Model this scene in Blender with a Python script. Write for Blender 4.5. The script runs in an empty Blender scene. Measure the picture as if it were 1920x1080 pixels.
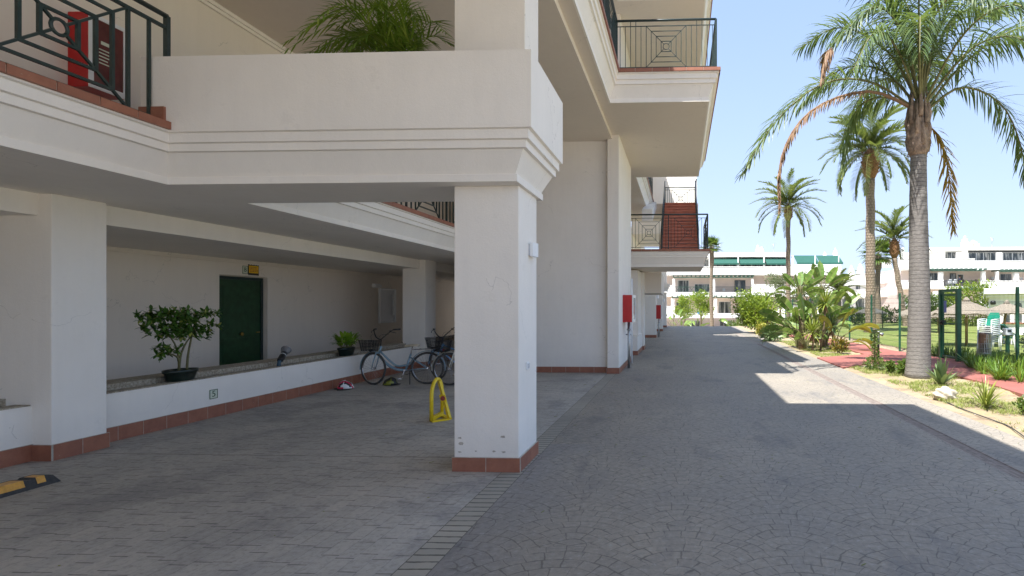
import bpy, math, random
from mathutils import Vector, Matrix
sc = bpy.context.scene
R = math.radians
# ------------------------------------------------------------------ camera
TH = math.atan(.0435)
cam = bpy.data.cameras.new('camera'); camo = bpy.data.objects.new('camera', cam)
sc.collection.objects.link(camo); sc.camera = camo
camo.location = (0, 0, 1.65); camo.rotation_euler = (R(90), 0, TH)
cam.sensor_width = 36; cam.lens = 1050/1920*36
cam.shift_x = (960-1231)/1920; cam.shift_y = (572-540)/1920
cam.clip_start = .05; cam.clip_end = 3000
sc.render.resolution_x = 1024; sc.render.resolution_y = 576
# ------------------------------------------------------------------ light
SD = Vector((3.1, 4.1, -10.1)).normalized()          # direction the sunlight travels
elev = math.asin(-SD.z)
w = bpy.data.worlds.new('World'); sc.world = w; w.use_nodes = True
nt = w.node_tree; bg = nt.nodes['Background']
sky = nt.nodes.new('ShaderNodeTexSky'); sky.sky_type = 'NISHITA'; sky.sun_disc = False
sky.sun_elevation = elev; sky.sun_rotation = math.atan2(-SD.x, -SD.y)
sky.altitude = 0; sky.air_density = 1.0; sky.dust_density = .6; sky.ozone_density = 1.6
# soft shoulder on the sky radiance so the horizon glare stays in range (same for every ray)
vm1 = nt.nodes.new('ShaderNodeVectorMath'); vm1.operation = 'MULTIPLY'; vm1.inputs[1].default_value = (.80, .655, .45)
vm2 = nt.nodes.new('ShaderNodeVectorMath'); vm2.operation = 'ADD'; vm2.inputs[1].default_value = (1, 1, 1)
vm3 = nt.nodes.new('ShaderNodeVectorMath'); vm3.operation = 'DIVIDE'
nt.links.new(sky.outputs[0], vm1.inputs[0]); nt.links.new(vm1.outputs[0], vm2.inputs[0])
nt.links.new(sky.outputs[0], vm3.inputs[0]); nt.links.new(vm2.outputs[0], vm3.inputs[1])
nt.links.new(vm3.outputs[0], bg.inputs[0]); bg.inputs[1].default_value = .15
sl = bpy.data.lights.new('sun', 'SUN'); sl.energy = 2.0; sl.angle = R(.5); sl.color = (1, .98, .945)
slo = bpy.data.objects.new('sun', sl); sc.collection.objects.link(slo)
slo.rotation_euler = SD.to_track_quat('-Z', 'Y').to_euler(); slo.location = (-20, -30, 60)
sc.view_settings.view_transform = 'Standard'; sc.view_settings.look = 'None'
sc.view_settings.exposure = 2.48; sc.view_settings.gamma = 1
sc.cycles.max_bounces = 14; sc.cycles.diffuse_bounces = 8; sc.cycles.transparent_max_bounces = 8
# ------------------------------------------------------------------ pixel -> world (photo is 1920x1080)
F = 1050; CX = 1231; HY = 572; EH = 1.65; cT = math.cos(TH); sT = math.sin(TH)
def ray(px, py):
    dx = (px-CX)/F
    return Vector((dx*cT-sT, dx*sT+cT, (HY-py)/F))
def PY(px, py, Y):
    r = ray(px, py); t = Y/r.y; return Vector((r.x*t, Y, EH+r.z*t))
def PXw(px, py, X):
    r = ray(px, py); t = X/r.x; return Vector((X, r.y*t, EH+r.z*t))
def PG(px, py, z=0):
    r = ray(px, py); t = (z-EH)/r.z; return Vector((r.x*t, r.y*t, z))
# ------------------------------------------------------------------ helpers
rnd = random.Random(7)
def tag(o, label=None, cat=None, group=None, kind=None):
    if label: o['label'] = label
    if cat: o['category'] = cat
    if group: o['group'] = group
    if kind: o['kind'] = kind
    return o
def empty(name, loc, label, cat, group=None, rz=0):
    o = bpy.data.objects.new(name, None); sc.collection.objects.link(o)
    o.location = loc; o.rotation_euler = (0, 0, rz); o.empty_display_size = .2
    return tag(o, label, cat, group)
class MB:
    def __init__(s): s.v = []; s.f = []; s.m = []; s.sm = []
    def add(s, vs, fs, m=0, smooth=False):
        b = len(s.v); s.v += [tuple(v) for v in vs]
        for f in fs: s.f.append(tuple(b+i for i in f)); s.m.append(m); s.sm.append(smooth)
        return s
    def box(s, a, b, m=0):
        x0, y0, z0 = a; x1, y1, z1 = b
        if x0 > x1: x0, x1 = x1, x0
        if y0 > y1: y0, y1 = y1, y0
        if z0 > z1: z0, z1 = z1, z0
        v = [(x0,y0,z0),(x1,y0,z0),(x1,y1,z0),(x0,y1,z0),(x0,y0,z1),(x1,y0,z1),(x1,y1,z1),(x0,y1,z1)]
        return s.add(v, [(0,3,2,1),(4,5,6,7),(0,1,5,4),(1,2,6,5),(2,3,7,6),(3,0,4,7)], m)
    def obox(s, p, ux, uy, uz, m=0):               # oriented box: centre p, half axes
        p = Vector(p); ux = Vector(ux); uy = Vector(uy); uz = Vector(uz); v = []
        for k in (-1, 1):
            for a, b in ((-1,-1),(1,-1),(1,1),(-1,1)): v.append(p+ux*a+uy*b+uz*k)
        return s.add(v, [(0,3,2,1),(4,5,6,7),(0,1,5,4),(1,2,6,5),(2,3,7,6),(3,0,4,7)], m)
    def bar(s, p, q, w, h=None, m=0, up=(0,0,1)):   # rectangular bar
        p = Vector(p); q = Vector(q); d = q-p; L = d.length
        if L < 1e-6: return s
        d /= L; up = Vector(up); x = d.cross(up)
        if x.length < 1e-3: x = d.cross(Vector((1,0,0)))
        x.normalize(); y = x.cross(d).normalized()
        return s.obox((p+q)/2, x*w/2, d*L/2, y*(h or w)/2, m)
    def tube(s, pts, r, n=8, m=0, closed=False, cap=True):
        pts = [Vector(p) for p in pts]; k = len(pts)
        rr = r if isinstance(r, (list, tuple)) else [r]*k
        b = len(s.v); prev = None
        for i, p in enumerate(pts):
            if closed: t = pts[(i+1) % k]-pts[i-1]
            else: t = pts[min(i+1, k-1)]-pts[max(i-1, 0)]
            if t.length < 1e-9: t = Vector((0,0,1))
            t.normalize()
            if prev is None:
                a = Vector((0,0,1)) if abs(t.z) < .9 else Vector((1,0,0)); x = t.cross(a).normalized()
            else:
                x = prev-t*prev.dot(t)
                x = x.normalized() if x.length > 1e-6 else t.orthogonal().normalized()
            prev = x; y = t.cross(x)
            for j in range(n):
                a = 2*math.pi*j/n; s.v.append(tuple(p+(x*math.cos(a)+y*math.sin(a))*rr[i]))
        for i in range(k if closed else k-1):
            for j in range(n):
                i2 = (i+1) % k; s.f.append((b+i*n+j, b+i*n+(j+1) % n, b+i2*n+(j+1) % n, b+i2*n+j)); s.m.append(m); s.sm.append(True)
        if cap and not closed:
            s.f.append(tuple(b+j for j in range(n))[::-1]); s.m.append(m); s.sm.append(False)
            s.f.append(tuple(b+(k-1)*n+j for j in range(n))); s.m.append(m); s.sm.append(False)
        return s
    def lathe(s, prof, c=(0,0,0), n=20, m=0, sx=1, sy=1, rz=0):
        b = len(s.v); c = Vector(c); k = len(prof)
        for r_, z in prof:
            for j in range(n):
                a = 2*math.pi*j/n; x = r_*math.cos(a)*sx; y = r_*math.sin(a)*sy
                s.v.append((c.x+x*math.cos(rz)-y*math.sin(rz), c.y+x*math.sin(rz)+y*math.cos(rz), c.z+z))
        for i in range(k-1):
            for j in range(n): s.f.append((b+i*n+j, b+i*n+(j+1) % n, b+(i+1)*n+(j+1) % n, b+(i+1)*n+j)); s.m.append(m); s.sm.append(True)
        s.f.append(tuple(b+j for j in range(n))[::-1]); s.m.append(m); s.sm.append(False)
        s.f.append(tuple(b+(k-1)*n+j for j in range(n))); s.m.append(m); s.sm.append(False)
        return s
    def prism(s, poly, z0, z1, m=0):
        n = len(poly); v = [(x, y, z0) for x, y in poly]+[(x, y, z1) for x, y in poly]
        return s.add(v, [tuple(range(n))[::-1], tuple(range(n, 2*n))]+[(i, (i+1) % n, n+(i+1) % n, n+i) for i in range(n)], m)
    def build(s, name, mats, parent=None, bevel=0):
        me = bpy.data.meshes.new(name); me.from_pydata(s.v, [], s.f)
        if not isinstance(mats, (list, tuple)): mats = [mats]
        for mt in mats: me.materials.append(mt)
        me.polygons.foreach_set('material_index', s.m); me.polygons.foreach_set('use_smooth', s.sm)
        me.update()
        o = bpy.data.objects.new(name, me); sc.collection.objects.link(o)
        if parent:
            o.parent = parent; root = parent; off = Vector((0,0,0))
            mw = Matrix.Identity(4); chain = []
            while root: chain.append(root); root = root.parent
            for c in reversed(chain): mw = mw @ c.matrix_parent_inverse @ c.matrix_basis
            if not getattr(s, 'local', False): o.matrix_parent_inverse = mw.inverted()
        if bevel:
            bv = o.modifiers.new('bevel', 'BEVEL'); bv.width = bevel; bv.segments = 2; bv.limit_method = 'ANGLE'; bv.angle_limit = R(40)
        return o
def copy_tree(o, parent=None):
    c = o.copy(); sc.collection.objects.link(c)
    if parent: c.parent = parent
    for ch in list(o.children): copy_tree(ch, c)
    return c
# ------------------------------------------------------------------ material helpers
class X:
    def __init__(s, nt, k): s.nt = nt; s.k = k
    def _op(s, op, o=None, rev=False, c=None):
        n = s.nt.nodes.new('ShaderNodeMath'); n.operation = op
        ins = [s, o] if not rev else [o, s]
        if c is not None: ins.append(c)
        for i, a in enumerate(ins):
            if a is None: continue
            if isinstance(a, X): s.nt.links.new(a.k, n.inputs[i])
            else: n.inputs[i].default_value = a
        return X(s.nt, n.outputs[0])
    def __add__(s, o): return s._op('ADD', o)
    __radd__ = __add__
    def __sub__(s, o): return s._op('SUBTRACT', o)
    def __rsub__(s, o): return s._op('SUBTRACT', o, True)
    def __mul__(s, o): return s._op('MULTIPLY', o)
    __rmul__ = __mul__
    def __truediv__(s, o): return s._op('DIVIDE', o)
    def __lt__(s, o): return s._op('LESS_THAN', o)
    def __gt__(s, o): return s._op('GREATER_THAN', o)
    def floor(s): return s._op('FLOOR')
    def fract(s): return s._op('FRACT')
    def abs(s): return s._op('ABSOLUTE')
    def sqrt(s): return s._op('SQRT')
    def round(s): return s._op('ROUND')
    def fmod(s, o): return s._op('FLOORED_MODULO', o)
    def min(s, o): return s._op('MINIMUM', o)
    def max(s, o): return s._op('MAXIMUM', o)
    def atan2(s, o): return s._op('ARCTAN2', o)
def newmat(name):
    m = bpy.data.materials.new(name); m.use_nodes = True; nt = m.node_tree
    return m, nt, nt.nodes['Principled BSDF']
def pos(nt, obj=False):
    if obj: n = nt.nodes.new('ShaderNodeTexCoord'); return n.outputs['Object']
    return nt.nodes.new('ShaderNodeNewGeometry').outputs['Position']
def noise(nt, vec, scale, detail=4, rough=.55, out=0, dist=0):
    n = nt.nodes.new('ShaderNodeTexNoise'); n.inputs['Scale'].default_value = scale
    n.inputs['Detail'].default_value = detail; n.inputs['Roughness'].default_value = rough; n.inputs['Distortion'].default_value = dist
    nt.links.new(vec, n.inputs['Vector']); return X(nt, n.outputs[out])
def ramp(nt, fac, stops):
    n = nt.nodes.new('ShaderNodeValToRGB'); cr = n.color_ramp
    while len(cr.elements) < len(stops): cr.elements.new(.5)
    for e, (p, c) in zip(cr.elements, stops): e.position = p; e.color = (*c, 1) if len(c) == 3 else c
    nt.links.new(fac.k if isinstance(fac, X) else fac, n.inputs[0]); return n.outputs[0]
def mix(nt, fac, a, b, mode='MIX'):
    n = nt.nodes.new('ShaderNodeMix'); n.data_type = 'RGBA'; n.blend_type = mode
    for sock, v in ((n.inputs[0], fac), (n.inputs[6], a), (n.inputs[7], b)):
        if isinstance(v, X): nt.links.new(v.k, sock)
        elif isinstance(v, (float, int)): sock.default_value = v
        elif isinstance(v, tuple): sock.default_value = (*v, 1)
        else: nt.links.new(v, sock)
    return n.outputs[2]
def bump(nt, bs, h, strength=.3, dist=.01, prev=None):
    n = nt.nodes.new('ShaderNodeBump'); n.inputs['Strength'].default_value = strength; n.inputs['Distance'].default_value = dist
    nt.links.new(h.k if isinstance(h, X) else h, n.inputs['Height']); nt.links.new(n.outputs[0], bs.inputs['Normal']); return n
def sepxyz(nt, vec):
    n = nt.nodes.new('ShaderNodeSeparateXYZ'); nt.links.new(vec, n.inputs[0]); return [X(nt, n.outputs[i]) for i in range(3)]
def comb(nt, x, y, z=0.0):
    n = nt.nodes.new('ShaderNodeCombineXYZ')
    for i, a in enumerate((x, y, z)):
        if isinstance(a, X): nt.links.new(a.k, n.inputs[i])
        else: n.inputs[i].default_value = a
    return n.outputs[0]
def sc3(c, k): return tuple(min(1, v*k) for v in c)
def simple(name, col, rough=.5, metal=0, var=.12, scale=6, bs_=0, bscale=200, bdist=.002, obj=True, spec=None):
    m, nt, b = newmat(name); p = pos(nt, obj); f = noise(nt, p, scale, 5)
    nt.links.new(ramp(nt, f, [(.3, sc3(col, 1-var)), (.7, sc3(col, 1+var))]), b.inputs['Base Color'])
    b.inputs['Roughness'].default_value = rough; b.inputs['Metallic'].default_value = metal
    if spec is not None: b.inputs['Specular IOR Level'].default_value = spec
    if bs_: bump(nt, b, noise(nt, p, bscale, 3), bs_, bdist)
    return m
def plaster(name, col, b1=.35, dirt=.10):
    m, nt, b = newmat(name); p = pos(nt)
    big = noise(nt, p, 1.3, 5, .6); mid = noise(nt, p, 14, 4)
    x, y, z = sepxyz(nt, p)
    st = noise(nt, comb(nt, x*6, y*6, z*.6), 1.5, 5, .65)       # faint vertical runs
    c1 = ramp(nt, big, [(.3, sc3(col, 1-dirt*.6)), (.7, col)])
    c2 = mix(nt, st._op('MULTIPLY_ADD', .55, c=-.22)._op('MAXIMUM', 0.0), c1, sc3(col, .82))
    # scuffs near the ground
    low = (1.0-(z/.5))._op('MAXIMUM', 0.0)*noise(nt, p, 5, 6, .7)*.5
    c3 = mix(nt, low._op('MINIMUM', 1.0), c2, (.48, .45, .41))
    vo = nt.nodes.new('ShaderNodeTexVoronoi'); vo.feature = 'DISTANCE_TO_EDGE'; vo.inputs['Scale'].default_value = .55
    wv_ = nt.nodes.new('ShaderNodeVectorMath'); wv_.operation = 'ADD'; nt.links.new(p, wv_.inputs[0])
    nn_ = nt.nodes.new('ShaderNodeTexNoise'); nn_.inputs['Scale'].default_value = 3.5; nn_.inputs['Detail'].default_value = 4; nt.links.new(p, nn_.inputs['Vector'])
    sc_ = nt.nodes.new('ShaderNodeVectorMath'); sc_.operation = 'SCALE'; sc_.inputs['Scale'].default_value = .5; nt.links.new(nn_.outputs['Color'], sc_.inputs[0]); nt.links.new(sc_.outputs[0], wv_.inputs[1]); nt.links.new(wv_.outputs[0], vo.inputs['Vector'])
    crk = (X(nt, vo.outputs['Distance']) < .0022)*(noise(nt, p, .9, 2) > .53)
    c3 = mix(nt, crk*.30, c3, (.35, .33, .30))
    smg = noise(nt, p, 2.6, 6, .75); c3 = mix(nt, ((smg-.62)*2)._op('MAXIMUM', 0.0)._op('MINIMUM', .10), c3, (.45, .42, .38))
    nt.links.new(c3, b.inputs['Base Color']); b.inputs['Roughness'].default_value = .85
    b.inputs['Specular IOR Level'].default_value = .25
    h = noise(nt, p, 130, 3, .6)*.6+mid*.7+noise(nt, p, 45, 2)*.4
    bump(nt, b, h, b1, .006)
    return m
M = {}
M['stucco'] = plaster('white_stucco', (.875, .83, .765), .55)
M['paint'] = plaster('white_paint', (.80, .795, .78), .25)
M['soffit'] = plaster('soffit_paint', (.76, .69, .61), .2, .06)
M['wallin'] = plaster('inner_wall_paint', (.82, .75, .665), .22, .06)
M['far'] = simple('far_white_render', (.84, .83, .80), .9, var=.05, scale=.6)
M['farpink'] = simple('far_pale_pink_render', (.72, .60, .54), .9, var=.08, scale=.6)
M['dark'] = simple('dark_opening', (.03, .032, .035), .4, var=.3)
def glassy(name, col):
    m = simple(name, col, .08, var=.4, scale=1.5); return m
def m_glass():
    m, nt, b = newmat('window_glass'); p = pos(nt); x, y, z = sepxyz(nt, p)
    f = noise(nt, comb(nt, x*2.2, y*2.2, z*.35), 1.2, 3, .6); c = ramp(nt, f, [(.42, (.03, .04, .045)), (.52, (.10, .11, .11)), (.60, (.30, .30, .28))])
    nt.links.new(c, b.inputs['Base Color']); b.inputs['Roughness'].default_value = .12; return m
M['glass'] = m_glass()
M['green_metal'] = simple('dark_green_metal', (.018, .036, .034), .38, var=.25, scale=20, spec=.5)
M['wiregreen'] = simple('fence_wire', (.010, .034, .024), .5)
M['fence_green'] = simple('fence_green_metal', (.012, .085, .045), .45, var=.2, scale=9)
M['teal_cloth'] = simple('green_awning_cloth', (.014, .085, .062), .8, var=.1, scale=3)
M['teal_mint'] = simple('green_plastic', (.02, .30, .20), .45, var=.08)
M['pergola'] = simple('weathered_green_wood', (.04, .095, .07), .75, var=.3, scale=4)
M['white_pl'] = simple('white_plastic', (.78, .79, .79), .4, var=.05)
M['grey_pl'] = simple('light_grey_plastic', (.55, .57, .6), .4, var=.05)
M['red'] = simple('red_enamel', (.46, .012, .012), .32, var=.08, spec=.5)
M['red2'] = simple('faded_red_panel', (.33, .05, .05), .4, var=.15)
M['yellow'] = simple('yellow_enamel', (.78, .56, .015), .35, var=.1, scale=30, bs_=.1)
M['orange'] = simple('orange_reflector', (.62, .30, .03), .4, var=.15, scale=30)
M['rubber'] = simple('black_rubber', (.038, .037, .036), .7, var=.3, scale=30, bs_=.3, bscale=120)
M['tyre'] = simple('dusty_tyre', (.065, .062, .058), .85, var=.2, scale=20)
M['black'] = simple('black_plastic', (.015, .015, .016), .45, var=.3, scale=20)
M['potblack'] = simple('dark_green_plastic_pot', (.008, .018, .014), .3, var=.3, scale=12)
M['steel'] = simple('galvanised_steel', (.42, .43, .43), .35, .9, var=.15, scale=25)
M['chrome'] = simple('chrome', (.6, .6, .62), .2, 1, var=.05)
M['bike_blue'] = simple('grey_blue_enamel', (.22, .33, .40), .32, .2, var=.06)
M['bike_sky'] = simple('light_blue_enamel', (.16, .36, .62), .32, .1, var=.06)
M['bike_cream'] = simple('cream_enamel', (.62, .60, .52), .32, .1, var=.06)
M['saddle'] = simple('cream_leather', (.55, .47, .34), .5, var=.12, scale=20)
M['pink'] = simple('pink_red_shell', (.62, .03, .09), .3, var=.1)
M['olive'] = simple('olive_yellow_shell', (.20, .21, .02), .3, var=.2, scale=25)
M['brass'] = simple('brass', (.45, .30, .08), .3, 1, var=.1)
M['blue_sign'] = simple('blue_sign_panel', (.10, .13, .42), .4, var=.35, scale=14)
M['yellow_sign'] = simple('yellow_sign_face', (.85, .52, .01), .45, var=.05)
M['sign_green'] = simple('green_sign_ink', (.04, .09, .04), .5, var=.1)
M['sign_cream'] = simple('cream_sign_tile', (.60, .64, .52), .35, var=.06, scale=30)
M['skin'] = simple('skin', (.50, .28, .19), .6, var=.06)
M['hair'] = simple('dark_hair', (.02, .014, .01), .6, var=.2)
M['shirt'] = simple('blue_grey_shirt', (.10, .14, .28), .85, var=.1)
M['trousers'] = simple('dark_blue_trousers', (.05, .06, .13), .85, var=.1)
M['wood'] = simple('weathered_wood', (.20, .13, .08), .8, var=.35, scale=6, bs_=.3, bscale=60)
M['woodpole'] = simple('timber_pole', (.33, .22, .10), .8, var=.3, scale=5)
M['thatch'] = simple('straw_thatch', (.26, .22, .17), .95, var=.35, scale=22, bs_=.9, bscale=40, bdist=.03)
M['thatch2'] = simple('dark_straw_thatch', (.10, .095, .085), .95, var=.35, scale=22, bs_=.9, bscale=40, bdist=.03)
M['blue_pl'] = simple('blue_plastic', (.03, .22, .60), .4, var=.1)
M['grille'] = simple('drain_iron', (.29, .24, .205), .7, .1, var=.3, scale=14)
M['drainpit'] = simple('drain_channel', (.10, .085, .075), .9, var=.3)
M['rimred'] = simple('red_inflatable', (.75, .06, .02), .5, var=.05)
M['rimyel'] = simple('yellow_inflatable', (.80, .50, .02), .5, var=.05)
def m_tile():
    m, nt, b = newmat('terracotta_tile'); p = pos(nt); f = noise(nt, p, 9, 6, .65)
    isl = nt.nodes.new('ShaderNodeNewGeometry').outputs['Random Per Island']
    c = ramp(nt, f, [(.25, (.25, .092, .052)), (.75, (.38, .155, .092))])
    c = mix(nt, X(nt, isl)*.35, c, (.22, .085, .06))
    sp = noise(nt, p, 38, 2, .5); c = mix(nt, ((sp-.73)*9)._op('MAXIMUM', 0.0)._op('MINIMUM', 1.0), c, (.55, .45, .38))
    nt.links.new(c, b.inputs['Base Color']); b.inputs['Roughness'].default_value = .5
    bump(nt, b, noise(nt, p, 60, 3), .12, .004); return m
M['tile'] = m_tile()
M['stairtile'] = simple('stair_terracotta', (.62, .225, .14), .5, var=.2, scale=5)
M['grout'] = simple('grout', (.42, .38, .32), .95, var=.2, scale=15)
def m_parking():
    m, nt, b = newmat('stamped_grey_paving'); p = pos(nt); x, y, z = sepxyz(nt, p)
    wob = noise(nt, p, 2.2, 3, out=1); wv = sepxyz(nt, wob.k)
    xx = x+(wv[0]-.5)*.012; yy = y+(wv[1]-.5)*.016
    W = .125; L = .25
    col = (xx/W).floor(); fx = (xx/W).fract()
    wn = nt.nodes.new('ShaderNodeTexWhiteNoise'); wn.noise_dimensions = '1D'; nt.links.new(col.k, wn.inputs['W'])
    off = X(nt, wn.outputs['Value'])
    yl = yy/L+off+(col.fmod(2.0))*.5
    fy = yl.fract(); row = yl.floor()
    dx = (.5-(fx-.5).abs())*W; dy = (.5-(fy-.5).abs())*L
    jn = noise(nt, p, 7, 3)
    jx = (dx < (jn*.0065)); jy = (dy < (jn*.0105))
    j = jx.max(jy)
    cn = nt.nodes.new('ShaderNodeTexWhiteNoise'); cn.noise_dimensions = '2D'; nt.links.new(comb(nt, col, row), cn.inputs['Vector'])
    f = noise(nt, p, .55, 6, .62)
    base = ramp(nt, f, [(.30, (0.283, 0.272, 0.246)), (.48, (0.443, 0.411, 0.353)), (.7, (0.566, 0.516, 0.440))])
    base = mix(nt, noise(nt, p, 2.7, 6, .7)._op('MULTIPLY_ADD', 1.5, c=-.5)._op('MAXIMUM', 0.0)*.5, base, (0.539, 0.490, 0.416))
    base = mix(nt, X(nt, cn.outputs['Value'])*.32, base, (0.310, 0.296, 0.274))
    base = mix(nt, noise(nt, p, 90, 2)*.35, base, (0.242, 0.226, 0.209))
    dk = noise(nt, comb(nt, x*1.0, y*.8), .9, 5, .7); base = mix(nt, ((dk-.50)*5)._op('MAXIMUM', 0.0)._op('MINIMUM', .55), base, (0.203, 0.193, 0.186))
    base = mix(nt, jx*.5, base, mix(nt, noise(nt, p, 1.1, 4)._op('MULTIPLY_ADD', 4.0, c=-1.6)._op('MAXIMUM', 0.0)._op('MINIMUM', 1.0), (0.104, 0.102, 0.103), (0.489, 0.471, 0.466)))
    base = mix(nt, jy*.75, base, (0.087, 0.080, 0.073))
    js = ((y-1.95).fmod(4.0)); base = mix(nt, (js < .014)*.8, base, (0.087, 0.080, 0.073))
    gr = noise(nt, p, 22, 5, .75); base = mix(nt, ((gr-.5)*2.2)._op('MAXIMUM', 0.0)._op('MINIMUM', .45), base, (0.083, 0.082, 0.089)); base = mix(nt, ((.46-gr)*2.2)._op('MAXIMUM', 0.0)._op('MINIMUM', .3), base, (0.520, 0.492, 0.476))
    nt.links.new(base, b.inputs['Base Color']); b.inputs['Roughness'].default_value = .72
    h = (1.0-j)*.5+noise(nt, p, 70, 3)*.25+X(nt, cn.outputs['Value'])*.12
    bump(nt, b, h, .5, .006); return m
def m_strip():
    m, nt, b = newmat('stamped_soldier_course'); p = pos(nt); x, y, z = sepxyz(nt, p)
    wob = noise(nt, p, 3, 2); yy = y+(wob-.5)*.03
    L = .098; fy = (yy/L).fract(); row = (yy/L).floor()
    dy = (.5-(fy-.5).abs())*L; dx = (x+1.77).abs().min((x+1.55).abs())
    jn = noise(nt, p, 12, 3)
    j = (dy < (jn*.017)).max(dx < .006)
    cn = nt.nodes.new('ShaderNodeTexWhiteNoise'); cn.noise_dimensions = '1D'; nt.links.new(row.k, cn.inputs['W'])
    base = ramp(nt, noise(nt, p, .9, 5), [(.3, (0.279, 0.265, 0.220)), (.7, (0.450, 0.405, 0.326))])
    base = mix(nt, X(nt, cn.outputs['Value'])*.3, base, (0.279, 0.258, 0.220)); base = mix(nt, noise(nt, p, 90, 2)*.35, base, (0.193, 0.178, 0.158))
    base = mix(nt, j*.85, base, (0.057, 0.053, 0.042))
    nt.links.new(base, b.inputs['Base Color']); b.inputs['Roughness'].default_value = .75
    bump(nt, b, (1.0-j)*.6+noise(nt, p, 70, 3)*.2, .6, .008); return m
def m_fan():
    m, nt, b = newmat('stamped_fan_cobble_paving'); p = pos(nt); x0, y0, z = sepxyz(nt, p)
    wob = noise(nt, p, 3.5, 3, out=1); wv = sepxyz(nt, wob.k)
    x = x0+(wv[0]-.5)*.075; y = y0+(wv[1]-.5)*.075
    Rr = .76; W = 2*Rr; H = Rr/2; D = .112; SW = .122
    k0 = (y/H).floor()
    def loc(kq):
        par = kq.fmod(2.0); xa = (x-par*Rr).fmod(W)-Rr; ci_ = ((x-par*Rr)/W).floor(); ya = y-kq*H
        return xa, ya, ci_, (xa*xa+ya*ya).sqrt()
    A_ = loc(k0-1.0); B_ = loc(k0); C3 = loc(k0+1.0)
    ia = A_[3] < Rr; ib = (B_[3] < Rr)*(1.0-ia); ic = (1.0-ia)*(1.0-ib)
    pick = lambda i: A_[i]*ia+B_[i]*ib+C3[i]*ic
    xl = pick(0); ysl = pick(1); ci = pick(2); r = pick(3); kk = (k0-1.0)*ia+k0*ib+(k0+1.0)*ic
    q = r/D; ring = q.floor(); fr = q.fract()
    hs = nt.nodes.new('ShaderNodeTexWhiteNoise'); hs.noise_dimensions = '3D'; nt.links.new(comb(nt, ring, kk, ci), hs.inputs['Vector'])
    rm = (ring+.5)*D
    u = ysl.atan2(xl)*rm/SW+X(nt, hs.outputs['Value'])*5; us = u.floor(); fu = u.fract()
    edge = (Rr-r).abs()
    du = ((.5-(fu-.5).abs())*SW); dr = ((.5-(fr-.5).abs())*D).min(edge+.001)
    jn = noise(nt, p, 5, 4, .6)
    jw = (jn-.34)*.022
    j = (du.min(dr)) < jw
    cn = nt.nodes.new('ShaderNodeTexWhiteNoise'); cn.noise_dimensions = '4D'
    nt.links.new(comb(nt, ring, kk, ci), cn.inputs['Vector']); nt.links.new(us.k, cn.inputs['W'])
    rv = X(nt, cn.outputs['Value'])
    base = ramp(nt, noise(nt, p, .45, 6, .6), [(.28, (0.237, 0.219, 0.197)), (.5, (0.313, 0.277, 0.225)), (.72, (0.408, 0.350, 0.271))])
    base = mix(nt, noise(nt, p, 1.7, 6, .7)._op('MULTIPLY_ADD', 1.8, c=-.6)._op('MAXIMUM', 0.0)*.55, base, (0.361, 0.298, 0.220))
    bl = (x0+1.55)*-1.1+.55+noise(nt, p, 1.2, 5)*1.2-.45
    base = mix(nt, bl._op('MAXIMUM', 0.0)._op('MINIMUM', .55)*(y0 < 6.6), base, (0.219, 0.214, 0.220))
    base = mix(nt, rv*.30, base, (0.219, 0.196, 0.168))
    base = mix(nt, noise(nt, p, 85, 2)*.35, base, (0.161, 0.146, 0.121))
    base = mix(nt, j*.7, base, (0.104, 0.091, 0.071))
    sp = noise(nt, p, 55, 1); base = mix(nt, ((sp-.80)*14)._op('MAXIMUM', 0.0)._op('MINIMUM', .8), base, (0.514, 0.483, 0.400))
    gr = noise(nt, p, 22, 5, .75); base = mix(nt, ((gr-.5)*2.2)._op('MAXIMUM', 0.0)._op('MINIMUM', .45), base, (0.075, 0.077, 0.084)); base = mix(nt, ((.46-gr)*2.2)._op('MAXIMUM', 0.0)._op('MINIMUM', .3), base, (0.470, 0.463, 0.449))
    st = noise(nt, comb(nt, x0*1.0, y0*.35), 1.3, 6, .7); base = mix(nt, ((st-.54)*4)._op('MAXIMUM', 0.0)._op('MINIMUM', .42), base, (0.094, 0.097, 0.107))
    nt.links.new(base, b.inputs['Base Color']); b.inputs['Roughness'].default_value = .66
    h = (1.0-j)*.45+noise(nt, p, 40, 4)*.3+rv*.15+noise(nt, p, 7, 3)*.4
    bump(nt, b, h, .55, .008); return m
M['parking'] = m_parking(); M['strip'] = m_strip(); M['fan'] = m_fan()
def m_soil():
    m, nt, b = newmat('dry_sandy_soil'); p = pos(nt)
    x, y, z = sepxyz(nt, p)
    c = ramp(nt, noise(nt, p, 2.2, 7, .7), [(.3, (.20, .14, .085)), (.5, (.42, .32, .21)), (.68, (.55, .44, .30))])
    g = noise(nt, p, 1.1, 5, .65); g2 = noise(nt, p, 30, 3)
    c = mix(nt, ((g-.47)*6)._op('MAXIMUM', 0.0)._op('MINIMUM', 1.0)*g2*1.1, c, (.22, .23, .07))
    c = mix(nt, noise(nt, p, 120, 2)*.5, c, (.25, .19, .12))
    nt.links.new(c, b.inputs['Base Color']); b.inputs['Roughness'].default_value = .95
    bump(nt, b, noise(nt, p, 35, 5, .7), .8, .03); return m
def m_lawn():
    m, nt, b = newmat('mown_lawn'); p = pos(nt)
    c = ramp(nt, noise(nt, p, .5, 6, .65), [(.3, (.15, .20, .045)), (.5, (.23, .26, .075)), (.72, (.36, .35, .15))])
    c = mix(nt, noise(nt, p, 9, 5, .8)._op('MULTIPLY_ADD', 2.2, c=-.7)._op('MAXIMUM', 0.0)._op('MINIMUM', 1.0)*.6, c, (.07, .13, .015))
    nt.links.new(c, b.inputs['Base Color']); b.inputs['Roughness'].default_value = .9
    b.inputs['Specular IOR Level'].default_value = .2
    bump(nt, b, noise(nt, p, 14, 5, .8), .9, .05); return m
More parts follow.
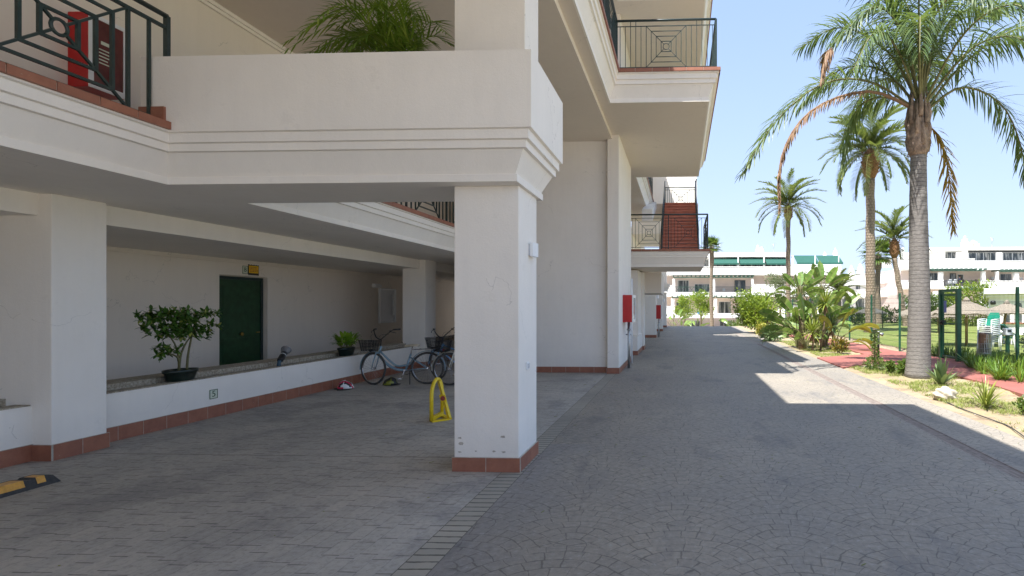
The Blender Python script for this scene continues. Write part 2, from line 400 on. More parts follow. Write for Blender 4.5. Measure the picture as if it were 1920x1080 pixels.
def m_path():
    m, nt, b = newmat('red_painted_concrete'); p = pos(nt)
    c = ramp(nt, noise(nt, p, 1.5, 6, .65), [(.3, (.24, .078, .06)), (.7, (.33, .115, .09))])
    c = mix(nt, noise(nt, p, 60, 3)*.3, c, (.30, .12, .10))
    nt.links.new(c, b.inputs['Base Color']); b.inputs['Roughness'].default_value = .85
    bump(nt, b, noise(nt, p, 50, 4), .3, .01); return m
M['soil'] = m_soil(); M['lawn'] = m_lawn(); M['path'] = m_path()
M['groundm'] = simple('dry_ground', (.42, .37, .28), .95, var=.15, scale=.8)
def m_granite():
    m, nt, b = newmat('exposed_aggregate_ledge'); p = pos(nt)
    c = ramp(nt, noise(nt, p, 30, 5, .8), [(.3, (.14, .115, .085)), (.5, (.36, .315, .24)), (.68, (.58, .53, .43))])
    nt.links.new(c, b.inputs['Base Color']); b.inputs['Roughness'].default_value = .9
    bump(nt, b, noise(nt, p, 40, 4), .7, .015); return m
M['ledge'] = m_granite()
def m_leaf(name, c1, c2, c3=None, transl=.35, rough=.45, yellow=None, yfrac=.06):
    m, nt, b = newmat(name)
    isl = X(nt, nt.nodes.new('ShaderNodeNewGeometry').outputs['Random Per Island'])
    p = pos(nt); f = noise(nt, p, 1.6, 3)
    stops = [(0, c1), (.6, c2)]+([(1, c3)] if c3 else [])
    c = ramp(nt, isl*.65+f*.35, stops)
    if yellow: c = mix(nt, (isl > (1-yfrac)), c, yellow)
    nt.links.new(c, b.inputs['Base Color']); b.inputs['Roughness'].default_value = rough
    tr = nt.nodes.new('ShaderNodeBsdfTranslucent'); nt.links.new(mix(nt, .4, c, (.25, .32, .03)), tr.inputs['Color'])
    ms = nt.nodes.new('ShaderNodeMixShader'); ms.inputs[0].default_value = transl
    nt.links.new(b.outputs[0], ms.inputs[1]); nt.links.new(tr.outputs[0], ms.inputs[2])
    nt.links.new(ms.outputs[0], nt.nodes['Material Output'].inputs[0]); return m
M['palm'] = m_leaf('palm_leaf', (.05, .10, .035), (.11, .17, .06), (.20, .26, .10))
M['palmd'] = m_leaf('date_palm_leaf', (.055, .09, .03), (.15, .19, .06), (.30, .30, .10))
M['fan_leaf'] = m_leaf('fan_palm_leaf', (.05, .10, .02), (.10, .17, .03), (.2, .24, .05))
M['dead'] = m_leaf('dead_brown_leaf', (.16, .085, .045), (.28, .17, .10), (.36, .26, .17), .15, .8)
M['deadyel'] = m_leaf('dying_yellow_leaf', (.20, .11, .02), (.38, .22, .03), (.16, .13, .05), .3, .6)
M['bush'] = m_leaf('bright_shrub_leaf', (.09, .16, .015), (.22, .31, .03), (.42, .46, .05))
M['hedge'] = m_leaf('hedge_leaf', (.05, .10, .02), (.12, .19, .035), (.24, .29, .07))
M['olivel'] = m_leaf('grey_green_leaf', (.08, .11, .05), (.16, .19, .10), (.25, .27, .15))
M['potleaf'] = m_leaf('schefflera_leaf', (.04, .11, .02), (.09, .20, .035), (.16, .28, .05), .25, .3, (.45, .48, .12), .07)
M['lily'] = m_leaf('peace_lily_leaf', (.10, .24, .02), (.22, .38, .03), (.35, .48, .05), .3, .35)
M['areca'] = m_leaf('areca_palm_leaf', (.10, .20, .02), (.22, .34, .04), (.40, .42, .09), .3, .45)
M['banana'] = m_leaf('paddle_leaf', (.09, .18, .035), (.18, .29, .06), (.36, .42, .12), .3, .35)
M['banana_y'] = m_leaf('yellowing_paddle_leaf', (.22, .24, .03), (.42, .40, .06), (.30, .18, .05), .35, .5)
M['yucca'] = m_leaf('yucca_leaf', (.10, .15, .02), (.26, .30, .05), (.42, .40, .09), .25, .4)
M['agave'] = m_leaf('blue_green_agave_leaf', (.08, .14, .07), (.15, .22, .09), (.25, .30, .12), .2, .4)
M['strap'] = m_leaf('strap_leaf', (.08, .17, .02), (.17, .29, .035), (.32, .40, .07), .3, .4)
M['drygrass'] = m_leaf('dry_grass_blade', (.12, .17, .03), (.24, .28, .06), (.46, .40, .18), .25, .8)
M['redleaf'] = m_leaf('croton_leaf', (.06, .10, .015), (.20, .16, .02), (.35, .10, .02), .25, .4)
def m_trunk(name, c1, c2, ring, strength=.8, patt='ring'):
    m, nt, b = newmat(name); p = pos(nt, True); x, y, z = sepxyz(nt, p)
    n1 = noise(nt, p, 6, 5, .65); n2 = noise(nt, comb(nt, x*4, y*4, z*14), 3, 5, .7)
    rr = (z*ring+n1*.9)
    rf = rr.fract()
    if patt == 'ring': h = (rf*.8)
    else:
        a = y.atan2(x)/math.pi*5; uu = (a+rr.floor()*.5).fract(); h = ((uu-.5).abs()*2).max((rf-.5).abs()*2)*.9
        h = 1.0-h
    c = ramp(nt, n2, [(.3, c1), (.7, c2)])
    c = mix(nt, ((h < .16) if patt == 'ring' else (h < .22))*.6, c, sc3(c1, .45))
    nt.links.new(c, b.inputs['Base Color']); b.inputs['Roughness'].default_value = .92
    bump(nt, b, h+n2*.6, strength, .03); return m
M['trunk_q'] = m_trunk('grey_ringed_bark', (.15, .138, .125), (.29, .27, .25), 11, .5)
M['trunk_d'] = m_trunk('diamond_scar_bark', (.12, .085, .06), (.38, .30, .215), 6, 1, 'd')
M['trunk_b'] = m_trunk('brown_boot_bark', (.17, .08, .035), (.34, .18, .08), 12, 1, 'd')
M['fibre'] = simple('fibrous_leaf_base', (.27, .20, .15), .95, var=.55, scale=7, bs_=.9, bscale=30, bdist=.03)
M['bark'] = m_trunk('rough_bark', (.17, .12, .08), (.30, .23, .16), 5, .8)
M['stem'] = simple('green_brown_stem', (.16, .15, .06), .7, var=.3)
M['potsoil'] = simple('potting_soil', (.05, .035, .022), .95, var=.4, scale=40, bs_=.8, bscale=60)
M['rock'] = simple('pale_limestone', (.50, .44, .34), .9, var=.4, scale=9, bs_=.8, bscale=18, bdist=.02)
def m_basket():
    m, nt, b = newmat('black_wire_mesh'); b.inputs['Base Color'].default_value = (.012, .012, .013, 1); b.inputs['Roughness'].default_value = .5; return m
M['wire'] = m_basket()
# ================================================================== GROUND
def sheet(name, poly, z, mat, label=None, kind='structure', th=0):
    mb = MB()
    if th: mb.prism(poly, z-th, z)
    else: mb.add([(x, y, z) for x, y in poly], [tuple(range(len(poly)))])
    o = mb.build(name, mat); tag(o, label, None, None, kind); return o
def rect(x0, y0, x1, y1): return [(x0,y0),(x1,y0),(x1,y1),(x0,y1)]
def smooth(a, b, x):
    t = max(0, min(1, (x-a)/(b-a))); return t*t*(3-2*t)
def terr(x, y):
    k = smooth(4, 9, x)
    return -.05-(1-k)*1.5*smooth(44, 52, y)-k*1.3*smooth(54, 66, y)
mb = MB(); xs = [-400,-120,-60,-30,-10,0,2,4,5,6,7,8,9,12,20,40,80,160,400]; ys = [-200,-60,-20,0,10,20,30,40,43.9,46,48,50,52,54,57,60,63,66,80,120,200,400,900]
vs = [(x, y, terr(x, y)) for y in ys for x in xs]; nx = len(xs)
mb.add(vs, [(j*nx+i, j*nx+i+1, (j+1)*nx+i+1, (j+1)*nx+i) for j in range(len(ys)-1) for i in range(nx-1)], 0, True)
tag(mb.build('ground', M['groundm']), 'dry ground around the apartment blocks', kind='structure')
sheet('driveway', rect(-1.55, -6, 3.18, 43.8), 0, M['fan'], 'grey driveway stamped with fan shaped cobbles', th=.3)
sheet('parking_pavement', rect(-9.3, -6, -1.77, 43.8), 0, M['parking'], 'grey stamped brick paving of the covered parking', th=.3)
sheet('edging_strip', rect(-1.77, -6, -1.55, 43.8), 0, M['strip'], 'strip of narrow bricks between parking and driveway', th=.3)
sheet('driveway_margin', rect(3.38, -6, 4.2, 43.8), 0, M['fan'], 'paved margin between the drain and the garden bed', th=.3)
# drain channel
dr = empty('drain_channel', (3.28, 10, 0), 'long rusty iron drain grating running along the driveway', 'drain')
MB().box((3.18, -6, -.3), (3.38, 43.8, -.03)).build('channel', M['drainpit'], dr)
mb = MB(); y = 3.5
while y < 24: mb.box((3.20, y, -.028), (3.36, y+.02, -.004)); y += .036
mb.box((3.18, -6, -.03), (3.20, 43.8, .001)).box((3.36, -6, -.03), (3.38, 43.8, .001)).box((3.20, 24, -.028), (3.36, 43.8, -.004))
for q in (3.25, 3.31): mb.box((q-.006, -6, -.0275), (q+.006, 24, -.006))
mb.build('grate', M['grille'], dr)
def fbm(x, y):
    return (math.sin(x*3.1+1.3*math.sin(y*2.3))+math.sin(y*4.7+x*1.9)+math.sin(x*9.1-y*7.3)*.5)/2.5
# garden bed
mb = MB(); X0, X1, Y0, Y1 = 4.2, 8.3, 3.5, 44; nx = 60; ny = 300; vs = []
for j in range(ny+1):
    for i in range(nx+1):
        x = X0+(X1-X0)*i/nx; y = Y0+(Y1-Y0)*j/ny
        vs.append((x, y, -.012+(.028*fbm(x, y)+.012*fbm(x*4, y*4))*min(1, i/5)))
mb.add(vs, [(j*(nx+1)+i, j*(nx+1)+i+1, (j+1)*(nx+1)+i+1, (j+1)*(nx+1)+i) for j in range(ny) for i in range(nx)], 0, True)
tag(mb.build('garden_soil', M['soil']), 'dry sandy garden bed beside the driveway', kind='structure')
pl = [(4.2, 14.75)]+[tuple(PG(*p)[:2]) for p in ((1630,684),(1704,688),(1789,706),(1860,724),(1925,745),(2040,790))]+[(6.3, 3.6), (7.6, 3.6)]
pl += [tuple(PG(*p)[:2]) for p in ((2040,742),(1920,703),(1859,684),(1757,671),(1676,659),(1581,640),(1470,620),(1420,610),(1418,613),(1470,628),(1560,648),(1622,666))]+[(4.2, 17.5)]
sheet('red_path', pl, .035, M['path'], 'red painted path winding between the garden bed and the fence', th=.1)
lw = [(8.35, 8), (60, 8), (60, 56), (8.35, 56)]
sheet('lawn', lw, .02, M['lawn'], 'mown green lawn behind the green mesh fence', th=.15)
sheet('path_beyond_fence', rect(8.3, 12.8, 8.36, 56), .03, M['soil'], 'bare soil line along the fence foot', th=.1)
# ================================================================== MAIN BUILDING
B = empty('apartment_building', (-6, 10, 0), 'white apartment building on the left raised over a covered parking bay with pillars', 'building')
def part(name, mb, mat, label=None, bevel=0, parent=None):
    o = mb.build(name, mat, parent or B, bevel)
    if label: o['label'] = label
    return o
def sweep(path, prof, z0=None, closed=True, m=0):
    """extrude profile [(offset to the right, z)] along xy path with mitred corners"""
    mb = MB(); n = len(path); k = len(prof); P = [Vector((x, y)) for x, y in path]
    for i in range(n):
        d0 = (P[i]-P[i-1]).normalized() if i else None; d1 = (P[i+1]-P[i]).normalized() if i < n-1 else None
        if d0 is None: d0 = d1
        if d1 is None: d1 = d0
        n0 = Vector((d0.y, -d0.x)); n1 = Vector((d1.y, -d1.x)); mm = (n0+n1).normalized(); mm = mm/max(.2, mm.dot(n0))
        for o_, z in prof: mb.v.append((P[i].x+mm.x*o_, P[i].y+mm.y*o_, z))
    for i in range(n-1):
        for j in range(k):
            j2 = (j+1) % k; mb.f.append((i*k+j, i*k+j2, (i+1)*k+j2, (i+1)*k+j)); mb.m.append(m); mb.sm.append(False)
    mb.f.append(tuple(range(k))); mb.m.append(m); mb.sm.append(False)
    mb.f.append(tuple((n-1)*k+j for j in range(k))[::-1]); mb.m.append(m); mb.sm.append(False)
    return mb
def prof1(zb, s=1.0, top=None):
    p = [(0,0),(.03,0),(.03,.07),(.012,.076),(.115,.285),(.15,.29),(.15,.36),(.182,.366),(.182,.452),(.215,.458),(.215,.475)]
    q = [(o, zb+z*s) for o, z in p]
    if top: q[-1] = (.215, top)
    return q+[(0, q[-1][1])]
def nosing(path, z, off, h=.07, proud=.03, tl=.33):
    """row of terracotta edge tiles with open joints"""
    mb = MB(); g = MB()
    for (x0, y0), (x1, y1) in zip(path[:-1], path[1:]):
        a = Vector((x0, y0)); b = Vector((x1, y1)); d = (b-a); L = d.length; d /= L; nn = Vector((d.y, -d.x))
        k = max(1, round(L/tl)); 
        for i in range(k):
            s0 = L*i/k+.004; s1 = L*(i+1)/k-.004
            c = a+d*(s0+s1)/2+nn*(off+proud-.15)
            mb.obox((c.x, c.y, z+h/2), Vector((d.x, d.y, 0))*(s1-s0)/2, Vector((nn.x, nn.y, 0))*.15, (0, 0, h/2))
        c = a+d*L/2+nn*(off+proud-.156)
        g.obox((c.x, c.y, z+h/2-.004), Vector((d.x, d.y, 0))*L/2, Vector((nn.x, nn.y, 0))*.15, (0, 0, h/2-.006), 1)
    b0 = len(mb.v); mb.v += g.v; mb.f += [tuple(i+b0 for i in f) for f in g.f]; mb.m += g.m; mb.sm += g.sm
    return mb
def skirt(mb, p, q, h, proud=.018, tl=.33, z=0):
    """skirting tiles from p to q, facing to the right of travel"""
    a = Vector(p); b = Vector(q); d = b-a; L = d.length; d /= L; nn = Vector((d.y, -d.x)); k = max(1, round(L/tl))
    for i in range(k):
        s0 = L*i/k+.0035; s1 = L*(i+1)/k-.0035; c = a+d*(s0+s1)/2+nn*proud/2
        mb.obox((c.x, c.y, z+h/2), Vector((d.x, d.y, 0))*(s1-s0)/2, Vector((nn.x, nn.y, 0))*proud/2, (0, 0, h/2-.001), 0)
    c = a+d*L/2+nn*proud*.46
    mb.obox((c.x, c.y, z+h/2+.002), Vector((d.x, d.y, 0))*(L/2), Vector((nn.x, nn.y, 0))*proud*.46, (0, 0, h/2), 1)
TG = [M['tile'], M['grout']]
def pillar(x0, x1, y0, y1, z1, th=.14, name='pillar', label=None, sides='fr'):
    o = part(name, MB().box((x0, y0, 0), (x1, y1, z1)), M['stucco'], label, .008)
    mb = MB()
    e = .018
    skirt(mb, (x0-e, y0), (x1+e, y0), th, e); skirt(mb, (x1, y0), (x1, y1+e), th, e)
    s = mb.build('skirting', TG, o)
    return o
# solid mass behind, floors and ceilings
part('wall', MB().box((-14, -8, 0), (-9.3, 10.9, 2.83)).box((-14, 12.22, 0), (-9.3, 24, 2.83)).box((-14, 10.9, 2.27), (-9.3, 12.22, 2.83)).box((-14, 10.9, 0), (-9.46, 12.22, 2.27)), M['wallin'], 'back wall of the covered porch')
part('porch_floor', MB().box((-9.3, -8, .001), (-7.6, 24, .05)), M['grout'])
part('porch_ceiling', MB().box((-9.3, -8, 2.60), (-6.8, 24, 2.83)), M['stucco'])
part('moulding', MB().box((-9.3, -8, 2.53), (-9.25, 24, 2.56)).box((-9.3, -8, 2.56), (-9.22, 24, 2.598)), M['wallin'])
part('floor_slab', MB().box((-14, -8, 2.83), (-5.05, 24, 3.31)), M['stucco'])
part('planter_base', MB().box((-5.05, 5.30, 2.83), (-1.59, 6.25, 3.29)), M['stucco'])
path1 = [(-5.05, -8), (-5.05, 5.30), (-1.59, 5.30), (-1.59, 6.25), (-5.05, 6.25), (-5.05, 13.55)]
part('cornice', sweep(path1, prof1(2.83)), M['stucco'])
part('edge_tile', nosing([(-5.05, -4), (-5.05, 5.085)], 3.306, .215), TG)
part('edge_tile', nosing([(-5.05, 6.47), (-5.05, 13.5)], 3.306, .215), TG)
part('corridor_floor', MB().box((-6.2, -8, 3.312), (-5.13, 13.6, 3.35)), M['tile'])
# planter box on the pillar
px0, px1, py0, py1 = -5.11, -1.375, 5.085, 6.465
part('planter', MB().box((px0, py0, 3.3055), (px1, py0+.11, 4.0)).box((px1-.11, py0+.11, 3.3055), (px1, py1-.11, 4.0)).box((px0, py1-.11, 3.3055), (px1, py1, 4.0)).box((px0, py0+.11, 3.52), (px0+.11, py1-.11, 4.0)).box((px0+.11, py0+.11, 3.30), (px1-.11, py1-.11, 3.8), 1), [M['stucco'], M['potsoil']], 'long white planter box over the front pillar')
part('edge_tile', MB().box((-5.11, 5.06, 3.377), (-4.86, 5.084, 3.52)), M['tile'])
# front pillar, lower and upper piece
pillar(-2.25, -1.6, 5.47, 6.15, 2.83, label='front pillar standing between the parking bay and the driveway')
rg = random.Random(31)
for k in range(7):
    cx = rg.uniform(-2.2, -1.75); cz = .19+rg.random()**2*.16; m = MB(); n = 7; r_ = rg.uniform(.006, .018)
    pp = [(cx+r_*rg.uniform(.5, 1.6)*math.cos(2*math.pi*i/n)*1.6, 5.4685, cz+r_*rg.uniform(.5, 1.2)*math.sin(2*math.pi*i/n)) for i in range(n)]
    m.add(pp, [tuple(range(n))]); m.build('paint_chip', M['grout'], bpy.data.objects['pillar'])
part('pillar', MB().box((-2.31, 5.62, 3.8), (-1.58, 6.15, 5.65)), M['stucco'], 'upper pillar rising out of the planter', .008)
part('skirting', MB(), M['tile']) if False else None
# left pillars, low wall, ledge
for a, b in ((5.64, 6.21), (14.3, 14.93)): pillar(-7.25, -6.65, a, b, 2.83, .17)
for a, b, in ((-7, 5.64), (6.21, 14.3), (14.93, 22)):
    o = part('low_wall', MB().box((-7.06, a, 0), (-6.87, b, .58)), M['stucco'])
    mb = MB(); skirt(mb, (-6.87, a), (-6.87, b), .175, .018); mb.build('skirting', TG, o)
    MB().box((-7.6, a, 0), (-7.16, b, .655)).box((-7.16, a, 0), (-7.06, b, .57)).box((-7.06, a, .581), (-6.885, b, .593)).build('ledge', M['ledge'], o)
# upper corridor
part('corridor_wall', MB().box((-14, -8, 3.31), (-6.2, 24, 5.75)), M['wallin'])
part('moulding', MB().box((-6.2, -8, 5.56), (-6.16, 13.6, 5.60)).box((-6.2, -8, 5.60), (-6.13, 13.6, 5.648)), M['stucco'])
part('ceiling', MB().box((-6.2, -8, 5.65), (-1.66, 13.6, 5.75)), M['soffit'])
# far wall and its end pillar
o = part('wall', MB().box((-4.9, 13.6, 0), (-1.77, 16.6, 5.75)), M['stucco'], 'tall plain wall closing the parking bay')
mb = MB(); skirt(mb, (-4.9, 13.6), (-1.77, 13.6), .14); mb.build('skirting', TG, o)
o = part('pillar', MB().box((-1.77, 13.42, 0), (-1.49, 16.7, 5.75)), M['stucco'], 'end pillar of the tall wall holding the red hose cabinet', .008)
mb = MB(); skirt(mb, (-1.788, 13.42), (-1.472, 13.42), .14); skirt(mb, (-1.49, 13.42), (-1.49, 16.7), .14); mb.build('skirting', TG, o)
# second and third floor slabs with balconies
def level(zb, s, y1a, tile=True):
    slabs = MB().box((-14, -8, zb), (-1.46, 25.4, zb+.52)).box((-1.46, -1.0, zb), (.54, 5.2, zb+.52)).box((-1.46, y1a, zb), (.54, 17.9, zb+.52))
    part('balcony_slab', slabs, M['soffit'])
    pth = [(-1.46, -8), (-1.46, -1.0), (.54, -1.0), (.54, 5.2), (-1.46, 5.2), (-1.46, y1a), (.54, y1a), (.54, 17.9), (-1.46, 17.9), (-1.46, 25.4)]
    part('cornice', sweep(pth, prof1(zb, s)), M['stucco'])
    if tile:
        zt = zb+.475*s+.002
        for a, b in zip(pth[3:-1], pth[4:]):
            a2 = list(a); b2 = list(b)
            if a == (.54, 5.2): a2[0] = .755; b2[0] = -1.245
            elif a == (-1.46, 5.2): a2[1] = 5.415; b2[1] = y1a-.215
            elif a == (-1.46, y1a): a2[0] = -1.245; b2[0] = .755+.03
            elif a == (.54, y1a): a2[1] = y1a-.215+.12; b2[1] = 18.115
            elif a == (.54, 17.9): a2[0] = .755; b2[0] = -1.245
            elif a == (-1.46, 17.9): a2[1] = 18.115
            part('edge_tile', nosing([tuple(a2), tuple(b2)], zt, .215, .065), TG)
level(5.75, 1.13, 11.33); level(8.65, 1.13, 12.85)
part('wall', MB().box((-14, -8, 6.27), (-3.2, 25.4, 8.65)).box((-3.2, 13.4, 6.27), (-1.46, 17.6, 8.65)).box((-14, -8, 9.17), (-3.2, 25.4, 10.1)), M['wallin'], 'upper floor wall')
part('roof', MB().box((-14, -8, 9.6), (-1.3, 40, 10.1)).box((-1.3, -1.2, 9.6), (.77, 5.4, 10.1)).box((-1.3, 11.2, 9.6), (-.35, 12.9, 10.1)).box((-1.3, 12.9, 9.6), (.77, 25.3, 10.1)).box((-1.3, 29.4, 9.6), (.77, 40, 10.1)), M['soffit'])  # out of view; narrow step strip added to notch the shadow on the driveway
part('pillar', MB().box((.3, 17.3, 6.38), (.55, 17.7, 8.65)).box((.3, 17.3, 9.2), (.55, 17.7, 9.6)), M['stucco'])
# ---- railings
def rail(name, p, q, z0, H=1.0, hw=.40, t=.014, panel=1.95, zq=None, parent=None, posts=(1, 1), gap=.105):
    p = Vector((p[0], p[1], 0)); q = Vector((q[0], q[1], 0)); d = q-p; L = d.length; d /= L
    zs = (lambda s: z0+((zq or z0)-z0)*s/L)
    mb = MB()
    P_ = lambda s, z: Vector((p.x+d.x*s, p.y+d.y*s, zs(s)+z))
    zb = .06; zt = H-.115; zc = (zb+zt)/2; hh = (zt-zb)/2
    mb.tube([P_(0, H), P_(L, H)], .024, 8)
    mb.bar(P_(0, zt), P_(L, zt), t*1.2); mb.bar(P_(0, zb), P_(L, zb), t*1.2)
    if posts[0]: mb.bar(P_(0, 0), P_(0, H), .04, .04)
    if posts[1]: mb.bar(P_(L, 0), P_(L, H), .04, .04)
    k = max(1, round(L/panel)); W = L/k
    for i in range(k):
        c = (i+.5)*W; h2 = min(hw, W/2-.03)
        if i: mb.bar(P_(i*W, 0), P_(i*W, H), .034, .034)
        for sg in (-1, 1):
            for sz in (-1, 1):
                mb.bar(P_(c+sg*.05, zc+sz*.05*hh/h2), P_(c+sg*h2, zc+sz*hh), t*.86, up=(d.y, -d.x, 0))
        ring = [P_(c+.062*math.cos(a), zc+.062*math.sin(a)) for a in [2*math.pi*j/16 for j in range(16)]]
        mb.tube(ring, t*.62, 6, closed=True)
        for f in (.25, .5, .75):
            for sz in (-1, 1): mb.bar(P_(c-h2*f, zc+sz*hh*f), P_(c+h2*f, zc+sz*hh*f), t)
        for f in (.25, .5, .75, 1.0):
            for sg in (-1, 1): mb.bar(P_(c+sg*h2*f, zc-hh*f), P_(c+sg*h2*f, zc+hh*f), t*1.09, up=(d.y, -d.x, 0))
        s = h2+gap; jj = 0
        while s < W/2-.03:
            top = H if jj % 4 in (1, 2) else zt
            for sg in (-1, 1): mb.bar(P_(c+sg*s, zb if jj % 4 else 0), P_(c+sg*s, top), t, up=(d.y, -d.x, 0))
            s += gap; jj += 1
    return part(name, mb, M['green_metal'], parent=parent)
# corridor railing: the panel whose ring shows at the left edge
rail('railing', (-5.0, 3.35), (-5.0, 5.24), 3.37, 1.09, .56, .024, gap=.2)
rail('railing', (-5.0, -.6), (-5.0, 3.31), 3.37, 1.09, .56, .024)
rail('railing', (-5.0, 6.5), (-5.0, 13.5), 3.37, 1.09, .52, .022, 1.75, gap=.17)
rail('railing', (-1.29, 11.22), (.70, 11.22), 6.36, 1.0, t=.012)
rail('railing', (.70, 11.26), (.70, 17.95), 6.36, 1.0, posts=(0, 1))
rail('railing', (-1.29, 5.6), (-1.29, 11.18), 6.36, 1.0, posts=(1, 0))
rail('railing', (-1.29, 18.0), (-1.29, 25.3), 6.36, 1.0)
# pillars and low walls along the driveway further on
o = part('low_wall', MB().box((-2.3, 18.4, 0), (-1.43, 20.6, .62)), M['stucco']); mb = MB(); skirt(mb, (-2.3, 18.4), (-1.41, 18.4), .14); skirt(mb, (-1.43, 18.4), (-1.43, 20.6), .14); mb.build('skirting', TG, o)
part('pillar', MB().box((-1.9, 19.2, .62), (-1.47, 20.6, 2.85)), M['stucco'])
o = part('pillar', MB().box((-1.78, 20.6, 0), (-1.37, 21.3, 2.85)), M['stucco']); mb = MB(); skirt(mb, (-1.8, 20.6), (-1.35, 20.6), .14); skirt(mb, (-1.37, 20.6), (-1.37, 21.3), .14); mb.build('skirting', TG, o)
pillar(-1.95, -1.26, 28.3, 29.0, 2.6); pillar(-2.0, -1.15, 35.3, 36.0, 2.6); pillar(-2.0, -1.07, 41.6, 42.3, 2.6)
part('wall', MB().box((-6, 21.3, 0), (-2.6, 43, 5.75)).box((-6, 16.6, 0), (-2.6, 21.3, 2.83)), M['stucco'])
part('floor_slab', MB().box((-6, 26, 2.6), (-1.5, 43, 3.2)), M['stucco'])
part('cornice', sweep([(-1.5, 26), (-1.5, 40.0), (-1.0, 40.0), (-1.0, 42.6)], prof1(2.6, 1.2)), M['stucco'])
part('pillar', MB().box((-1.9, 40.6, 3.2), (-1.05, 41.6, 5.4)), M['stucco'])
# staircase between the landings
part('landing', MB().box((-1.9, 18.2, 2.90), (.74, 21.1, 3.35)), M['soffit'])
pl3 = [(-1.9, 18.2), (.70, 18.2), (.70, 21.1)]
part('cornice', sweep(pl3, prof1(2.89, 1.02)), M['stucco'])
part('edge_tile', nosing([(-1.9, 18.2), (.915+.03, 18.2)], 3.378, .215), TG); part('edge_tile', nosing([(.70, 18.09), (.70, 21.1)], 3.378, .215), TG)
rail('railing', (-1.66, 18.06), (.86, 18.06), 3.45, 1.12, .44, .0125, 1.4); rail('railing', (.86, 18.1), (.86, 21.0), 3.45, 1.12, .44, .0125, 1.4, posts=(0, 1))
st = MB(); n = 17
for i in range(n):
    y = 21.1+i*.288; z = 3.42+i*.172
    st.box((-.78, y+.055, z-.02), (.67, y+.60, z+.132), 0); st.box((-.79, y-.03, z+.132), (.68, y+.32, z+.172), 0)
part('stair', st, M['stairtile'], 'straight flight of terracotta tiled steps')
part('stair_side', MB().add([(-.86,21.1,2.9),(.74,21.1,2.9),(.74,26.1,5.9),(-.86,26.1,5.9),(-.86,21.1,3.3),(.74,21.1,3.3),(.74,26.1,6.25),(-.86,26.1,6.25)], [(0,3,2,1),(4,5,6,7),(0,1,5,4),(1,2,6,5),(2,3,7,6),(3,0,4,7)]), M['soffit'])
part('stair_support', MB().box((-2.0, 21.12, 2.1), (-.75, 25, 2.9)), M['soffit'])
rail('railing', (-.74, 21.2), (-.74, 26.0), 3.5, 1.0, .42, .018, 1.9, 6.4); rail('railing', (.66, 21.2), (.66, 26.0), 3.5, 1.0, .42, .018, 1.9, 6.4)
part('landing', MB().box((-2.6, 26.0, 5.85), (.8, 28.0, 6.36)), M['soffit'])
rail('railing', (-.78, 27.9), (.76, 27.9), 6.45, 1.05, .45, .018); rail('railing', (.72, 26.1), (.72, 27.9), 6.45, 1.05, .45, .018, posts=(0, 0))
part('wall', MB().box((-2.6, 29.4, 5.4), (.84, 36, 9.6)), M['stucco'], 'sunlit white gable wall behind the stairs')
part('landing', MB().add([(-1.5,21.6,4.9),(-1.1,21.6,4.9),(-1.1,25.2,6.0),(-1.5,25.2,6.0),(-1.5,21.6,5.35),(-1.1,21.6,5.35),(-1.1,25.2,6.3),(-1.5,25.2,6.3)], [(0,3,2,1),(4,5,6,7),(0,1,5,4),(1,2,6,5),(2,3,7,6),(3,0,4,7)]), M['stucco'])
# ---- doors
def door(parent_label, x, y0, y1, z0, z1):
    o = part('door', MB().box((x, y0+.06, z0), (x+.045, y1-.06, z1-.06)).box((x+.045, y0+.2, z0+.15), (x+.052, y1-.2, z0+.9)).box((x+.045, y0+.2, z0+1.05), (x+.052, y1-.2, z1-.2)), M['doorg'], parent_label)
    MB().box((x+.001, y0, z0), (x+.07, y0+.06, z1)).box((x+.001, y1-.06, z0), (x+.07, y1, z1)).box((x+.001, y0+.06, z1-.06), (x+.07, y1-.06, z1)).build('door_frame', M['green_metal'], o)
    kb = MB().lathe([(.012, 0), (.012, .03), (.035, .04), (.04, .055), (.03, .07), (0.004, .075)], (0, 0, 0), 14)
    kb.v = [(x+.05+z_, (y0+y1)/2+xx, (z0+.98)+yy) for xx, yy, z_ in kb.v]; kb.build('handle', M['brass'], o)
    kb = MB().tube([(x+.05, y1-.14, z0+1.0), (x+.10, y1-.14, z0+1.0), (x+.10, y1-.24, z0+1.0)], .009, 8); kb.build('handle', M['brass'], o)
    return o
M['doorg'] = simple('green_door_paint', (.018, .062, .026), .38, var=.3, scale=8)
door('dark green entrance door', -9.459, 10.92, 12.2, .05, 2.25)
door('green door of the upper corridor', -6.199, 10.2, 11.3, 3.36, 5.45)
# ================================================================== FIXTURES ON THE BUILDING
def textmesh(txt, size, depth=.002):
    cu = bpy.data.curves.new('t', 'FONT'); cu.body = txt; cu.size = size; cu.extrude = depth; cu.align_x = 'CENTER'; cu.align_y = 'CENTER'
    o = bpy.data.objects.new('t', cu); sc.collection.objects.link(o); dg = bpy.context.evaluated_depsgraph_get(); dg.update()
    me = bpy.data.meshes.new_from_object(o.evaluated_get(dg)); vs = [v.co.copy() for v in me.vertices]; fs = [tuple(p.vertices) for p in me.polygons]
    bpy.data.objects.remove(o); return vs, fs
def wall_text(mb, txt, size, x, y, z, m=0, depth=.0015, sx=1.0, bold=0):     # on a wall facing +X; reads along +Y
    vs, fs = textmesh(txt, size, depth); mb.add([(x+v.z, y+v.x*sx, z+v.y) for v in vs], fs, m)
